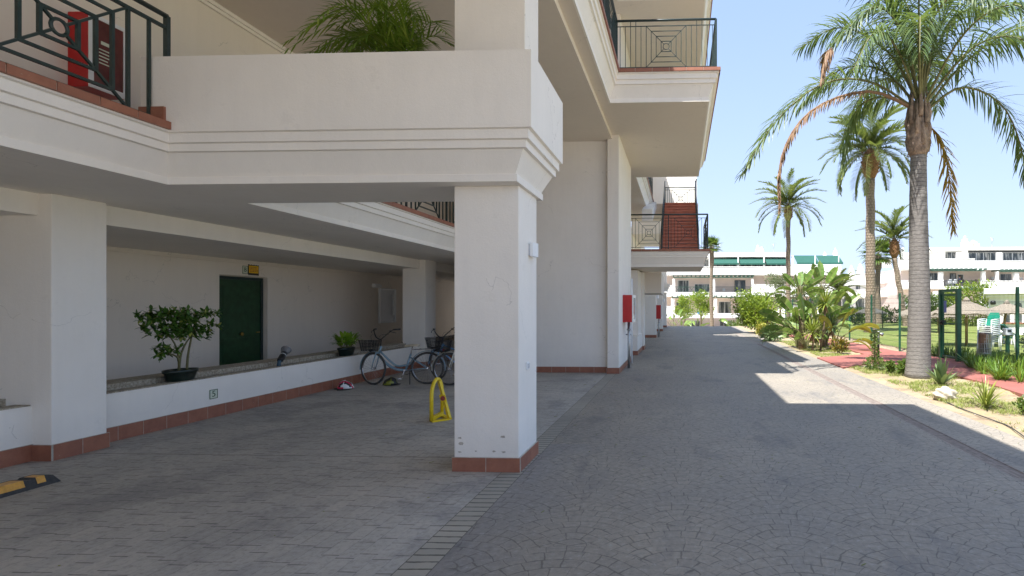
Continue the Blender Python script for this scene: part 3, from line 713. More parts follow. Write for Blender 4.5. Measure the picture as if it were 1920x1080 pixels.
# number tile 5
c = Vector((-6.87, 7.94, .345)); t = empty('number_plate', c, 'small cream tile with green number 5 on the low white wall', 'number plate')
MB().box((-6.869, 7.87, .275), (-6.86, 8.01, .41)).build('plate', M['sign_cream'], t)
mb = MB()
for a in ((7.87, .275, 7.878, .41), (8.002, .275, 8.01, .41), (7.878, .275, 8.002, .283), (7.878, .402, 8.002, .41)): mb.box((-6.8605, a[0], a[1]), (-6.857, a[2], a[3]))
mb.build('border', M['sign_green'], t); mb = MB(); wall_text(mb, '5', .125, -6.858, 7.94, .343, sx=1.15); mb.build('numeral', M['sign_green'], t)
c = PXw(459, 506, -9.3); t = empty('letter_plate', c, 'small cream tile with letter B above the green door', 'letter plate')
MB().box((-9.299, c.y-.075, c.z-.085), (-9.29, c.y+.075, c.z+.085)).build('plate', M['sign_cream'], t)
mb = MB(); y0, z0 = c.y, c.z
for a in ((-.075,-.085,-.065,.085),(.065,-.085,.075,.085),(-.065,-.085,.065,-.077),(-.065,.077,.065,.085)): mb.box((-9.2895, y0+a[0], z0+a[1]), (-9.287, y0+a[2], z0+a[3]))
wall_text(mb, 'B', .13, -9.288, y0, z0); mb.build('border', M['sign_green'], t)
c = PXw(475, 505, -9.3); t = empty('alarm_sign', c, 'yellow and black alarm notice above the green door', 'sign')
MB().box((-9.299, c.y-.15, c.z-.13), (-9.292, c.y+.15, c.z+.13)).build('plate', M['black'], t)
MB().box((-9.2915, c.y-.135, c.z-.085), (-9.289, c.y+.135, c.z+.075)).build('notice_face', M['yellow_sign'], t)
mb = MB(); r2 = random.Random(3)
for k in range(4):
    yy = c.y-.11
    while yy < c.y+.1:
        wd = r2.uniform(.012, .04); mb.box((-9.2885, yy, c.z+.035-k*.03), (-9.288, min(yy+wd, c.y+.115), c.z+.048-k*.03)); yy += wd+.012
mb.build('lettering', M['red2'], t)
mb = MB(); yy = c.y-.12
while yy < c.y+.1: mb.box((-9.2915, yy, c.z+.092), (-9.29, yy+.05, c.z+.112)); yy += .07
mb.build('header_lettering', M['white_pl'], t)
# meter cabinet at the back wall
a = PXw(711, 545, -9.3); b = PXw(738, 604, -9.3); t = empty('meter_cabinet', (-9.3, (a.y+b.y)/2, 1.1), 'shallow grey framed meter cabinet on the far back wall', 'cabinet')
y0, y1 = a.y, b.y; z0, z1 = 1.13, 2.13
MB().box((-9.299, y0, z0), (-9.27, y1, z1)).build('door', M['grey_pl'], t)
MB().box((-9.299, y0-.05, z0-.04), (-9.24, y0, z1+.04)).box((-9.299, y1, z0-.04), (-9.24, y1+.05, z1+.04)).box((-9.299, y0, z0-.04), (-9.24, y1, z0)).box((-9.299, y0, z1), (-9.24, y1, z1+.04)).build('frame', M['white_pl'], t)
MB().box((-9.27, y1-.12, z0+.2), (-9.2, y1-.06, z1-.12)).build('handle', M['white_pl'], t)
c = PXw(703, 536, -9.3); t = tag(MB().box((-9.299, c.y-.18, c.z-.06), (-9.16, c.y+.06, c.z+.06)).box((-9.299, c.y+.06, c.z-.03), (-9.24, c.y+.3, c.z+.03)).build('wall_lamp', M['white_pl'], bevel=.01), 'small white box lamp beside the meter cabinet', 'lamp')
# lamp and switch on the front pillar
def box_lamp(x, y, z, s, label, grp=None):
    t = empty('wall_lamp', (x, y, z), label, 'lamp', grp)
    MB().box((x, y-.13*s, z-.10*s), (x+.03*s, y+.13*s, z+.10*s)).build('back_plate', M['grey_pl'], t)
    m = MB(); n = 8; pr = [(x+.03*s, -.14*s)]+[(x+(.03+.09*math.sin(math.pi*(i/n)*.5+.6))*s, (-.14+.28*i/n)*s) for i in range(n+1)]+[(x+.03*s, .14*s)]
    vs = [(a, y+b, z-.12*s) for a, b in pr]+[(a, y+b, z+.12*s) for a, b in pr]; k = len(pr)
    m.add(vs, [tuple(range(k))[::-1], tuple(range(k, 2*k))]+[(i, (i+1) % k, k+(i+1) % k, k+i) for i in range(k)])
    m.build('lamp_shade', M['white_pl'], t); return t
box_lamp(-1.6, 5.90, 2.235, .60, 'white curved wall lamp on the side of the front pillar')
c = PXw(990, 673, -1.6)
t = empty('socket_plate', (-1.6, 5.68, 1.05), 'small white switch plate low on the front pillar', 'switch')
MB().box((-1.599, 5.72, .98), (-1.585, 5.80, 1.06)).build('plate', M['white_pl'], t, .003); MB().box((-1.585, 5.735, .995), (-1.575, 5.785, 1.045)).build('flap', M['grey_pl'], t, .003)
# fire extinguisher cabinet in the upper corridor
t = empty('extinguisher_cabinet', (-6.2, 5.6, 3.9), 'red fire extinguisher cabinet with glass front behind the corridor railing', 'fire cabinet')
xa, xb = -6.199, -5.98; ya, yb, za, zb = 5.40, 5.78, 3.86, 4.62
MB().box((xa, ya, za), (xb, yb, zb)).build('case', M['red'], t, .006)
m = MB()
for q in ((ya, za, ya+.045, zb), (yb-.03, za, yb, zb), (ya+.045, za, yb-.03, za+.06), (ya+.045, zb-.04, yb-.03, zb)): m.box((xb+.001, q[0], q[1]), (xb+.012, q[2], q[3]))
m.build('door_frame', M['white_pl'], t)
MB().box((xb+.001, ya+.045, za+.06), (xb+.005, yb-.03, zb-.04)).build('window', simple('smoky_glass', (.13, .03, .03), .12, var=.3), t)
m = MB()
for k in range(5): m.box((xb+.0055, ya+.1, za+.42-k*.035), (xb+.0065, ya+.1+(.14, .11, .15, .09, .13)[k], za+.432-k*.035))
m.box((xb+.0055, ya+.12, za+.48), (xb+.0065, ya+.24, za+.515)); m.build('lettering', M['sign_cream'], t)
# red hose cabinets on the driveway pillars
def hose(x, y, z, s, label, pipe=True):
    t = empty('hose_cabinet', (x, y, z), label, 'fire cabinet', 'red hose cabinets along the driveway')
    MB().box((x, y, z), (x+.24*s, y+.75*s, z+.70*s)).build('case', M['red'], t, .01)
    X_ = x+.24*s; m = MB()
    for q in ((0, 0, .06, .7), (.69, 0, .75, .7), (.06, 0, .69, .07), (.06, .63, .69, .7)): m.box((X_+.002, y+q[0]*s, z+q[1]*s), (X_+.035, y+q[2]*s, z+q[3]*s))
    m.build('door_frame', M['white_pl'], t)
    MB().box((X_+.002, y+.06*s, z+.07*s), (X_+.014, y+.69*s, z+.63*s)).build('window', M['glass'], t)
    MB().box((X_+.014, y+.2*s, z+.2*s), (X_+.022, y+.5*s, z+.42*s)).build('lettering', M['red2'], t)
    if pipe:
        MB().tube([(x+.13, y+.3, 0), (x+.13, y+.3, z)], .035, 12).tube([(x+.13, y+.3, z-.22), (x+.13, y+.3, z-.18)], .055, 12).tube([(x+.05, y+.3, z-.33), (x+.2, y+.3, z-.33)], .018, 8).build('pipe', M['steel'], t)
    return t
hose(-1.49, 14.3, 1.21, 1, 'nearest red hose cabinet on the end pillar with a steel pipe below')
hose(-1.26, 28.5, .95, 1.0, 'smaller looking red hose cabinet on a pillar further down the driveway')
MB_ = MB().tube([(-1.40, 15.9, .0), (-1.40, 15.9, 2.4)], .03, 10); tag(MB_.build('drain_pipe', M['white_pl']), 'thin white downpipe beside the nearest hose cabinet', 'pipe')
box_lamp(-1.26, 29.0, 2.1, .9, 'white wall lamp above the farther red cabinet'); box_lamp(-1.15, 35.6, 1.95, .9, 'small white lamp on the last pillar before the cornice')
# ================================================================== VEGETATION BUILDERS
UP = Vector((0, 0, 1))
def bez(P, n):
    """smooth curve through control points (Catmull-Rom), n samples"""
    P = [Vector(p) for p in P]; Q = [P[0]*2-P[1]]+P+[P[-1]*2-P[-2]]; out = []
    segs = len(P)-1
    for i in range(n):
        u = i/(n-1)*segs; k = min(int(u), segs-1); t = u-k
        a, b, c, d = Q[k:k+4]
        out.append(.5*((2*b)+(c-a)*t+(2*a-5*b+4*c-d)*t*t+(3*b-a-3*c+d)*t**3))
    return out
def strip(mb, p, d, L, w, droop, m=0, segs=3, fold=None, wide=None):
    """one leaf / leaflet: tapering ribbon that bends under gravity"""
    d = d.normalized(); side = (fold or d.cross(UP)); side = side.normalized() if side.length > 1e-4 else Vector((1,0,0))
    b = len(mb.v); pr = (0.55, 1, .75, 0) if segs == 3 else tuple(math.sin(math.pi*(.12+.88*i/segs)) if i < segs else 0 for i in range(segs+1))
    q = Vector(p); st = L/segs
    for i in range(segs+1):
        ww = w*pr[i]*.5
        if i == segs: mb.v.append(tuple(q))
        else:
            mb.v.append(tuple(q-side*ww)); mb.v.append(tuple(q+side*ww))
        q = q+d*st; d = (d-UP*droop).normalized()
    for i in range(segs):
        if i == segs-1: mb.f.append((b+2*i, b+2*i+1, b+2*segs))
        else: mb.f.append((b+2*i, b+2*i+1, b+2*i+3, b+2*i+2))
        mb.m.append(m); mb.sm.append(False)
def frond(mb, pts, nleaf, ll, lw, droop, spread=.9, m=0, mr=1, r0=.03, start=.12, vee=.15, jit=.25, rg=rnd, missing=0, segs=3):
    C = bez(pts, nleaf+2)
    mb.tube(C[::max(1, nleaf//14)]+[C[-1]], [r0*(1-.85*i/(len(C[::max(1, nleaf//14)]))) for i in range(len(C[::max(1, nleaf//14)])+1)], 5, mr, cap=False)
    for i in range(1, nleaf+1):
        u = i/(nleaf+1)
        if u < start: continue
        t = (C[i+1]-C[i-1]).normalized(); s = t.cross(UP)
        s = s.normalized() if s.length > .05 else Vector((1,0,0)); up = s.cross(t).normalized()
        v = (u-start)/(1-start); pf = math.sin(math.pi*min(1, .25+v*.68))**.7 if v < .93 else .45
        for sg in (-1, 1):
            if rg.random() < missing: continue
            d = s*sg*spread+t*(.45+.7*v)+up*(vee+rg.uniform(-jit, jit))
            strip(mb, C[i]+t*rg.uniform(-.01, .01), d, ll*pf*rg.uniform(.8, 1.1), lw, droop*rg.uniform(.6, 1.3), m, segs)
def fanleaf(mb, base, d, stalk, R_, n=22, m=0, mr=1, rg=rnd, droop=.12):
    d = d.normalized(); tip = base+d*stalk; s = d.cross(UP); s = s.normalized() if s.length > .05 else Vector((1,0,0)); up = s.cross(d).normalized()
    mb.tube([base, base+d*stalk*.5+UP*.02, tip], [.018, .014, .01], 4, mr, cap=False)
    for i in range(n):
        a = (i/(n-1)-.5)*math.pi*1.45
        dd = d*math.cos(a)+s*math.sin(a)+up*rg.uniform(-.08, .08)
        strip(mb, tip, dd, R_*(.78+.22*math.cos(a))*rg.uniform(.9, 1.05), R_*.13, droop, m, 3, fold=(d*-math.sin(a)+s*math.cos(a)))
def leafcloud(mb, c, rad, n, size, m=0, rg=rnd, shell=.45, aspect=.5, upb=.2, noisef=None, zmin=None):
    c = Vector(c)
    k = 0; tries = 0
    while k < n and tries < n*6:
        tries += 1
        v = Vector((rg.gauss(0,1), rg.gauss(0,1), rg.gauss(0,1))).normalized(); r = (shell+(1-shell)*rg.random()**.6)
        bump_ = 1+.18*math.sin(v.x*5+c.x*3)*math.sin(v.y*6+c.y)+.14*math.sin(v.z*8+v.x*4+c.x)
        p = c+Vector((v.x*rad[0], v.y*rad[1], v.z*rad[2]))*r*bump_
        if zmin is not None and p.z < zmin: continue
        if noisef and not noisef(p): continue
        d = (v*.7+Vector((rg.uniform(-1,1), rg.uniform(-1,1), rg.uniform(-1,1)))*.8+UP*upb).normalized()
        sd = d.cross(Vector((rg.uniform(-1,1), rg.uniform(-1,1), rg.uniform(-1,1))))
        if sd.length < .1: continue
        sd.normalize(); s = size*rg.uniform(.6, 1.25); w = s*aspect*.5; nn = d.cross(sd)
        mb.add([p, p+d*s*.5+sd*w+nn*w*.2, p+d*s, p+d*s*.5-sd*w+nn*w*.2], [(0,1,2,3)], m); k += 1
def bushy(name, mat, c, rad, n, size, label, cat='shrub', group=None, stems=5, clumps=6, zmin=.02, seed=1, aspect=.5, stemmat='bark'):
    rg = random.Random(seed); c = Vector(c); t = empty(name, (c.x, c.y, 0.0), label, cat, group)
    mb = MB()
    for i in range(clumps):
        a = rg.uniform(0, 6.28); rr = rg.uniform(.25, .6)
        cc = c+Vector((math.cos(a)*rad[0]*rr, math.sin(a)*rad[1]*rr, rg.uniform(-.35, .5)*rad[2]))
        leafcloud(mb, cc, [q*rg.uniform(.45, .6) for q in rad], n//(clumps+1), size, 0, rg, .3, aspect, zmin=zmin)
    leafcloud(mb, c, [q*.8 for q in rad], n//(clumps+1), size, 0, rg, .3, aspect, zmin=zmin)
    mb.build('foliage', mat, t)
    mb = MB()
    for i in range(stems):
        a = rg.uniform(0, 6.28); e = c+Vector((math.cos(a)*rad[0]*.55, math.sin(a)*rad[1]*.55, rg.uniform(-.1, .5)*rad[2]))
        b0 = Vector((c.x+math.cos(a)*.06, c.y+math.sin(a)*.06, min(0, c.z-rad[2])-.03)); mb.tube([b0, (b0+e)/2+Vector((0, 0, .05)), e], [.03*rad[2], .022*rad[2], .008], 5)
    mb.build('stem', M[stemmat], t); return t
def strapplant(mb, c, n, L, w, m=0, rg=rnd, spread=.8, droop=.22, zl=1.0, segs=4):
    c = Vector(c)
    for i in range(n):
        a = rg.uniform(0, 6.28); k = rg.uniform(.05, spread)
        d = Vector((math.cos(a)*k, math.sin(a)*k, zl)); strip(mb, c+Vector((math.cos(a), math.sin(a), 0))*.03*rg.random(), d, L*rg.uniform(.65, 1.1), w*rg.uniform(.7, 1.1), droop*rg.uniform(.4, 1.3), m, segs)
def paddle(mb, base, ctrl, L, W, m=0, mr=1, rg=rnd, r=.02, tears=.12, tilt=0.0, droop=.9):
    """banana / strelitzia leaf: stalk along ctrl, then a blade continuing and bending"""
    C = bez(ctrl, 8); mb.tube(C, [r*(1-.5*i/7) for i in range(8)], 5, mr, cap=False)
    d = (C[-1]-C[-2]).normalized(); p = C[-1]; n = 12; side0 = d.cross(UP)
    if side0.length < .2: side0 = Vector((rg.uniform(-1,1), rg.uniform(-1,1), 0))
    side0.normalize(); side0 = (Matrix.Rotation(tilt, 3, d) @ side0).normalized()
    rows = []
    for i in range(n+1):
        u = i/n; w = W*.5*(math.sin(math.pi*min(1, u*.93+.04))**.55)*(1 if u < .9 else (1-u)/.1*.8+.02)
        s = side0; up = s.cross(d).normalized()
        rows.append((p-s*w+up*w*.22, p.copy(), p+s*w+up*w*.22)); p = p+d*L/n; d = (d-UP*droop/n).normalized()
        side0 = (side0-d*side0.dot(d)).normalized()
    mb.tube([q[1] for q in rows], [.012*(1-i/(n+1))+.003 for i in range(n+1)], 4, mr, cap=False)
    for i in range(n):
        a, b = rows[i], rows[i+1]
        for j in (0, 1):
            if rg.random() < tears:
                e0, e1 = (a[0], b[0]) if j == 0 else (a[2], b[2]); mid = e0.lerp(e1, .55)
                mb.add([a[1], e0, mid, b[1]] if j == 0 else [a[1], b[1], mid, e0], [(0,1,2,3)], m)
            elif j == 0: mb.add([a[0], a[1], b[1], b[0]], [(0,1,2,3)], m)
            else: mb.add([a[1], a[2], b[2], b[1]], [(0,1,2,3)], m)
# ================================================================== THE BIG QUEEN PALM
base = PG(1722, 708); qx, qy = base.x, 13.0
t = empty('palm_tree', (qx, qy, 0), 'nearest and largest palm with a smooth grey ringed trunk and drooping feathery fronds', 'palm tree', 'palms in the garden')
mb = MB(); pts = []; rr = []
for i in range(40):
    z = -.05+i*.1555; pts.append((.02*math.sin(z*1.1)+.03*(z/6), .01*math.cos(z), z))
    r = .262-.018*z+.03*math.exp(-z*3.4) if z < 5.4 else .165+.035*math.sin((z-5.4)*4)
    rr.append(r*(1+.012*math.sin(i*2.4)))
mb.tube(pts, rr, 22); mb.local = True
tr = mb.build('trunk', M['trunk_q'], None); tr.parent = t
mb = MB(); mb.local = True
mb.lathe([(.185, 5.05), (.235, 5.2), (.245, 5.45), (.21, 5.8), (.15, 6.05), (.06, 6.35)], (0, 0, 0), 18)
for i in range(16):
    a = i*2.4; z = 5.15+i*.05; q = Vector((math.cos(a), math.sin(a), 0)); mb.tube([q*.20+UP*z, q*.245+UP*(z+.22), q*.20+UP*(z+.5), q*.17+UP*(z+.8)], [.055, .05, .032, .012], 6)
for i in range(60):
    a = rnd.uniform(0, 6.28); z = rnd.uniform(5.05, 5.9); q = Vector((math.cos(a), math.sin(a), 0)); mb.bar(q*.235+UP*z, q*rnd.uniform(.26, .32)+UP*(z-rnd.uniform(.02, .2)), .01, .004)
bo = mb.build('leaf_base', M['fibre'], None); bo.parent = t
top = Vector((.05, 0, 6.05)); rg = random.Random(11)
live = [
 ([(0,0,0), (-1.1,.1,.75), (-2.2,.15,.72), (-3.3,.1,-.2), (-4.05,0,-1.4)], .62, .5),
 ([(.1,0,.0), (.85,-.1,.50), (1.7,-.1,.15), (2.2,0,-.7), (2.35,0,-1.7)], .62, .42),
 ([(.1,.1,.0), (.9,.2,1.0), (1.9,.3,1.8), (2.9,.4,2.15), (3.7,.5,1.9)], .75, .9),
 ([(0,0,.1), (-.25,.1,1.5), (-.9,.2,2.9), (-1.9,.4,3.5)], .7, .7),
 ([(0,0,.1), (.3,-.1,1.6), (.9,-.3,2.9), (1.7,-.5,3.2)], .7, .7),
 ([(0,0,.1), (-.45,-.3,1.5), (-1.2,-.6,2.1), (-2.2,-.8,1.2)], .7, .8),
 ([(0,0,.05), (-.4,-.9,1.2), (-.8,-1.9,1.2), (-1.1,-2.6,.2)], .65, .8),
 ([(0,0,.05), (.5,-.9,1.3), (1.0,-1.7,1.5), (1.5,-2.5,.7)], .65, .8),
 ([(0,0,.05), (-.3,1.1,1.2), (-.7,2.2,1.1), (-1.0,3.0,.0)], .65, .8),
 ([(0,0,.05), (.6,1.0,1.5), (1.2,2.0,1.8), (1.7,2.9,1.0)], .65, .8),
 ([(0,0,.1), (.05,.3,1.8), (-.1,.9,3.2), (-.3,1.8,3.9)], .65, .6),
 ([(0,0,.1), (-.2,-.4,1.7), (-.5,-1.1,2.9), (-1.0,-1.9,3.0)], .65, .7),
 ([(0,0,0), (-.7,.4,.5), (-1.25,.7,.25), (-1.5,.9,-.9)], .6, .9),
 ([(0,0,.1), (.5,.3,1.6), (1.3,.6,2.6), (2.3,.9,2.7)], .7, .8),
 ([(0,0,.1), (-.6,.3,1.5), (-1.6,.7,2.3), (-2.5,1.1,2.0)], .7, .8),
 ([(0,0,.05), (-.2,-.8,1.4), (.1,-1.6,1.9), (.3,-2.4,1.2)], .7, .8),
 ([(0,0,.05), (.3,.9,1.5), (.5,1.9,2.2), (.7,2.9,1.9)], .7, .8),
 ([(0,0,.05), (-.7,-.5,1.2), (-1.4,-1.1,1.3), (-2.0,-1.6,.3)], .68, .9),
 ([(0,0,.05), (-.6,.8,1.3), (-1.5,1.3,1.5), (-2.4,1.7,.7)], .68, .9),
 ([(0,0,.05), (.9,-.5,1.2), (1.7,-.9,1.2), (2.4,-1.2,.2)], .68, .8),
 ([(0,0,.1), (.15,-.2,1.8), (.4,-.6,3.2), (.8,-1.1,3.9)], .7, .7),
 ([(0,0,.1), (-.35,.1,1.7), (-.9,.1,2.9), (-1.4,.2,3.8)], .7, .7)]
mb = MB(); mb.local = True
for P, ll, dr_ in live: frond(mb, [top+Vector(p) for p in P], 112, ll*1.22, .034, dr_*.52, .8, 0, 1, .034, .2, .1, .62, rg, .06, 4)
o = mb.build('crown', [M['palm'], M['stem']], None); o.parent = t
mb = MB(); mb.local = True
frond(mb, [top+Vector(p) for p in ((0,0,0), (-1.2,-.1,.45), (-2.5,-.15,.0), (-3.15,-.1,-1.0), (-3.2,-.1,-2.3))], 110, .30, .04, .95, .35, 0, 0, .045, .25, -.3, .35, rg)
o = mb.build('dead_frond', M['dead'], None); o['label'] = 'withered brown frond curling down on the left'; o.parent = t
mb = MB(); mb.local = True
frond(mb, [top+Vector(p) for p in ((.1,0,-.25), (.42,-.1,-.7), (.62,-.1,-1.7), (.70,-.1,-2.75))], 52, .62, .034, .22, .8, 0, 0, .024, .1, 0, .3, rg, .1)
o = mb.build('dead_frond', M['deadyel'], None); o['label'] = 'yellow brown frond hanging beside the trunk'; o.parent = t
mb = MB(); mb.local = True
frond(mb, [top+Vector(p) for p in ((-2.2,-.8,1.15), (-2.35,-.85,.95), (-2.45,-.85,.4))], 34, .42, .04, .9, .5, 0, 0, .014, 0, -.2, .3, rg)
o = mb.build('dead_frond', M['dead'], None); o['label'] = 'brown dried tip of the upper left frond'; o.parent = t
# ================================================================== OTHER PALMS
def datepalm(x, y, zc, rt, L, label, nf=34, seed=1, low=-.45, boot=.9, lean=0, zb=0, up=1.0, nl=44):
    rg = random.Random(seed); t = empty('palm_tree', (x, y, zb), label, 'palm tree', 'palms in the garden'); H = zc-zb
    mb = MB(); mb.local = True; n = 26
    mb.tube([(lean*(1-i/n)+.02*math.sin(i), 0, -.1+(H-boot+.1)*i/n) for i in range(n+1)], [rt*(1.0+.5*math.exp(-i*.9)+.03*math.sin(i*2.1)-.12*i/n) for i in range(n+1)], 14)
    o = mb.build('trunk', M['trunk_d'], None); o.parent = t
    mb = MB(); mb.local = True; mb.lathe([(rt*.9, H-boot), (rt*1.55, H-boot*.75), (rt*1.75, H-boot*.35), (rt*1.2, H-.02), (rt*.3, H+.25)], (0,0,0), 14)
    for i in range(40):
        a = i*2.4; z = H-boot*.8+boot*.75*i/40; mb.bar((rt*1.3*math.cos(a), rt*1.3*math.sin(a), z), (rt*1.95*math.cos(a), rt*1.95*math.sin(a), z+.16), .07, .05)
    o = mb.build('boot', M['trunk_b'], None); o.parent = t
    mb = MB(); mb.local = True
    for i in range(nf):
        a = i*2.39996+rg.uniform(-.2, .2); e = up-(up-low)*((i+.5)/nf)**1.25+rg.uniform(-.1, .1)
        dh = Vector((math.cos(a), math.sin(a), 0)); P = [Vector((0, 0, H))]; el = e*1.35; st = L/4
        for k in range(4):
            P.append(P[-1]+(dh*math.cos(el)+UP*math.sin(el))*st); el -= .26+.1*rg.random()+(.08 if e < .3 else 0)
        frond(mb, P, nl+14, L*.18, L*.012+.020, .11, .75, 0, 1, .022, .12, .3, .25, rg, segs=3)
    o = mb.build('crown', [M['palmd'], M['stem']], None); o.parent = t; return t
def fanpalm(x, y, zc, rt, Rf, label, nf=26, seed=1, zb=0):
    rg = random.Random(seed); t = empty('fan_palm', (x, y, zb), label, 'palm tree', 'palms in the garden'); H = zc-zb
    mb = MB(); mb.local = True; n = 22; mb.tube([(.03*math.sin(i*.4), 0, -.1+(H+.1)*i/n) for i in range(n+1)], [rt*(1+.5*math.exp(-i*.8)-.3*i/n+(.35 if i > n-5 else 0)) for i in range(n+1)], 12)
    o = mb.build('trunk', M['trunk_d'], None); o.parent = t
    mb = MB(); mb.local = True
    for i in range(nf):
        a = i*2.39996; e = 1.25-1.75*(i/nf)+rg.uniform(-.12, .12); d = Vector((math.cos(a)*math.cos(e), math.sin(a)*math.cos(e), math.sin(e)))
        fanleaf(mb, Vector((0, 0, H)), d, Rf*.75, Rf*.85, 18, 0, 1, rg, .22)
    o = mb.build('crown', [M['fan_leaf'], M['stem']], None); o.parent = t; return t
def atp(px, py, Y): return PY(px, py, Y)
c = atp(1632, 285, 34); datepalm(c.x, 34, c.z, .29, 3.4, 'tall date palm with a thick scarred trunk just left of the big grey palm', 42, 3, -.35, 1.6)
c = atp(1478, 388, 45); datepalm(c.x, 45, c.z, .19, 3.3, 'slender date palm standing alone behind the banana plants', 34, 5, -.3, 1.1, zb=-.4)
c = atp(1677, 452, 44); datepalm(c.x, 44, c.z, .21, 3.2, 'lower date palm with upright fronds between the thick palm and the grey palm', 26, 8, .05, 1.3, lean=.9, up=1.12)
c = atp(1572, 548, 46); datepalm(c.x, 46, c.z, .22, 2.5, 'short palm behind the banana plants', 22, 9, .0, .3, zb=-.3)
c = atp(1646, 478, 50); fanpalm(c.x, 50, c.z, .28, 1.25, 'fan palm with a bright green crown behind the thick date palm', 30, 4)
c = atp(1334, 463, 52); fanpalm(c.x, 52, c.z, .19, .8, 'fan palm rising above the end of the driveway', 26, 6, zb=-1.5)
# ================================================================== BANANA-LIKE CLUMP (strelitzia) AND NEIGHBOURS
def strel(px, Y, spec, label, seed, trunk=None, extra=0):
    rg = random.Random(seed); b = PY(px, 655, Y); t = empty('strelitzia', (b.x, Y, 0), label, 'plant', 'banana-like plants in the bed')
    mb = MB()
    if trunk:
        T = Vector((b.x, Y, 0)); tp = PY(trunk[0], trunk[1], Y); mb.tube([T, T.lerp(tp, .5)+Vector((.03, 0, 0)), tp], [.12, .10, .09], 9)
        mb.build('trunk', M['bark'], t); c0 = tp; mb = MB()
        for k in range(10):
            a = k*2.4; mb.tube([c0+Vector((0, 0, -.25)), c0+Vector((.05*math.cos(a), .05*math.sin(a), .1)), c0+Vector((.10*math.cos(a), .10*math.sin(a), .5))], [.05, .04, .015], 5, 1, cap=False)
    else: c0 = Vector((b.x, Y, 0.02))
    for (dx, dy, dz, L, W, til, dr_) in spec:
        e = c0+Vector((dx, dy, dz)); mid = c0.lerp(e, .5)+Vector((-dx*.18, -dy*.18, dz*.12))
        paddle(mb, c0, [c0, mid, e], L, W, 0, 1, rg, .022, .12, til, dr_)
    mb.build('leaf', [M['banana'], M['stem']], t)
    return t
strel(1503, 21.1, [(-.2,0,.5,.7,.24,1.2,.25),(.05,.2,.55,.7,.24,.3,.2),(.25,0,.42,.8,.26,-1.2,.3),(-.35,-.1,.35,.75,.24,.6,1.3),(.35,.1,.25,.75,.26,-.8,.9),(-.1,-.2,.5,.65,.24,1.5,.3),(-.55,0,.25,.85,.26,.4,1.4),(.15,-.1,.6,.65,.24,1.4,.2),(.2,-.2,.3,.7,.24,-.3,.8)], 'left tall paddle leaved plant on a bare brown stem', 2, (1500, 562))
strel(1543, 22.2, [(-.3,0,.55,.8,.30,1.3,.3),(.0,.1,.72,.85,.32,.4,.2),(.3,0,.5,.8,.30,-1.1,.4),(.5,.1,.2,.9,.32,-.5,1.8),(-.5,0,.3,.8,.30,.7,1.2),(.15,-.1,.6,.8,.3,1.5,.3),(-.15,-.15,.7,.8,.3,1.0,.3),(.55,0,.35,.9,.3,-.4,1.5),(-.4,-.2,.45,.75,.26,.2,.9),(.35,-.2,.6,.75,.28,-.9,.6)], 'right tall paddle leaved plant with the highest leaves', 5, (1541, 560))
strel(1512, 20.9, [(-.85,0,1.05,1.0,.42,.9,.5),(-.5,.1,1.35,.95,.40,1.2,.3),(-.95,-.2,.7,.9,.4,.7,1.0),(-.1,-.1,1.1,1.05,.42,1.5,.3),(.5,0,1.0,1.0,.4,-1.2,.5),(-.6,-.4,.6,.9,.36,.6,.9),(.9,0,1.05,1.1,.38,-.9,.4),(-.95,-.1,.55,.9,.30,.3,1.9),(.3,.3,1.3,.9,.4,-1.4,.4),(-.3,-.5,.45,.8,.34,1.1,.9)], 'low spreading paddle leaved plant at the foot of the tall ones', 9)
def lowleaves(seed, n, rr, zr, L):
    rg = random.Random(seed); out = []
    for i in range(n):
        a = i*2.39996+rg.uniform(-.3, .3); q = rg.uniform(.3, 1)*rr; out.append((math.cos(a)*q, math.sin(a)*q*.8, rg.uniform(*zr), L*rg.uniform(.75, 1.15), L*rg.uniform(.26, .36), rg.uniform(-1.4, 1.4), rg.uniform(.4, 1.7)))
    return out
strel(1495, 21.5, lowleaves(3, 15, .65, (.35, 1.1), .75), 'dense low paddle leaves left of the bare brown stem', 15)
strel(1533, 21.4, lowleaves(4, 16, .6, (.4, 1.5), .8), 'dense paddle leaves in the middle of the clump', 16)
strel(1550, 22.6, lowleaves(5, 16, .8, (.6, 1.7), .85), 'paddle leaves at the back of the clump', 17)
t = strel(1568, 20.6, [(.45,0,.65,.9,.36,-.5,1.6),(.7,-.1,.35,.95,.36,-.4,2.2),(.25,.1,.9,.85,.34,-.9,.9),(.8,0,.8,.8,.32,-.5,1.2),(-.2,-.1,.7,.8,.3,1,.8),(.5,-.3,.3,.9,.34,-.2,2.0)], 'low plant with yellowing split leaves on the path side', 12)
for ch in t.children:
    if ch.name.startswith('leaf'): ch.data.materials[0] = M['banana_y']
def spiky(px, py, pyb, Y, R_, n, label, mat, seed, pxb=None, name='dracaena', stemr=.035):
    rg = random.Random(seed); c = PY(px, py, Y); b = PG(pxb or px, pyb); b = Vector((PY(pxb or px, pyb, Y).x, Y, 0)); t = empty(name, b, label, 'plant')
    MB().tube([b, b.lerp(c, .5)+Vector((.03, 0, 0)), c], [stemr*1.2, stemr, stemr*.8], 7).build('stem', M['bark'], t)
    mb = MB()
    for i in range(n):
        a = i*2.39996; e = 1.35-1.9*(i/n); strip(mb, c, Vector((math.cos(a)*math.cos(e), math.sin(a)*math.cos(e), math.sin(e))), R_*rg.uniform(.8, 1.1), .05, .12, 0, 4)
    mb.build('foliage', mat, t)
    mb = MB()
    for i in range(30):
        a = rg.uniform(0, 6.28); strip(mb, c+Vector((0, 0, -.05)), Vector((math.cos(a)*.35, math.sin(a)*.35, -.9)), R_*.6, .04, .2, 0, 3)
    mb.build('dead_leaf', M['dead'], t); return t
spiky(1548, 568, 657, 20.4, .62, 70, 'spiky rosette plant on a thin bare stem in the banana clump', M['yucca'], 3, 1538)
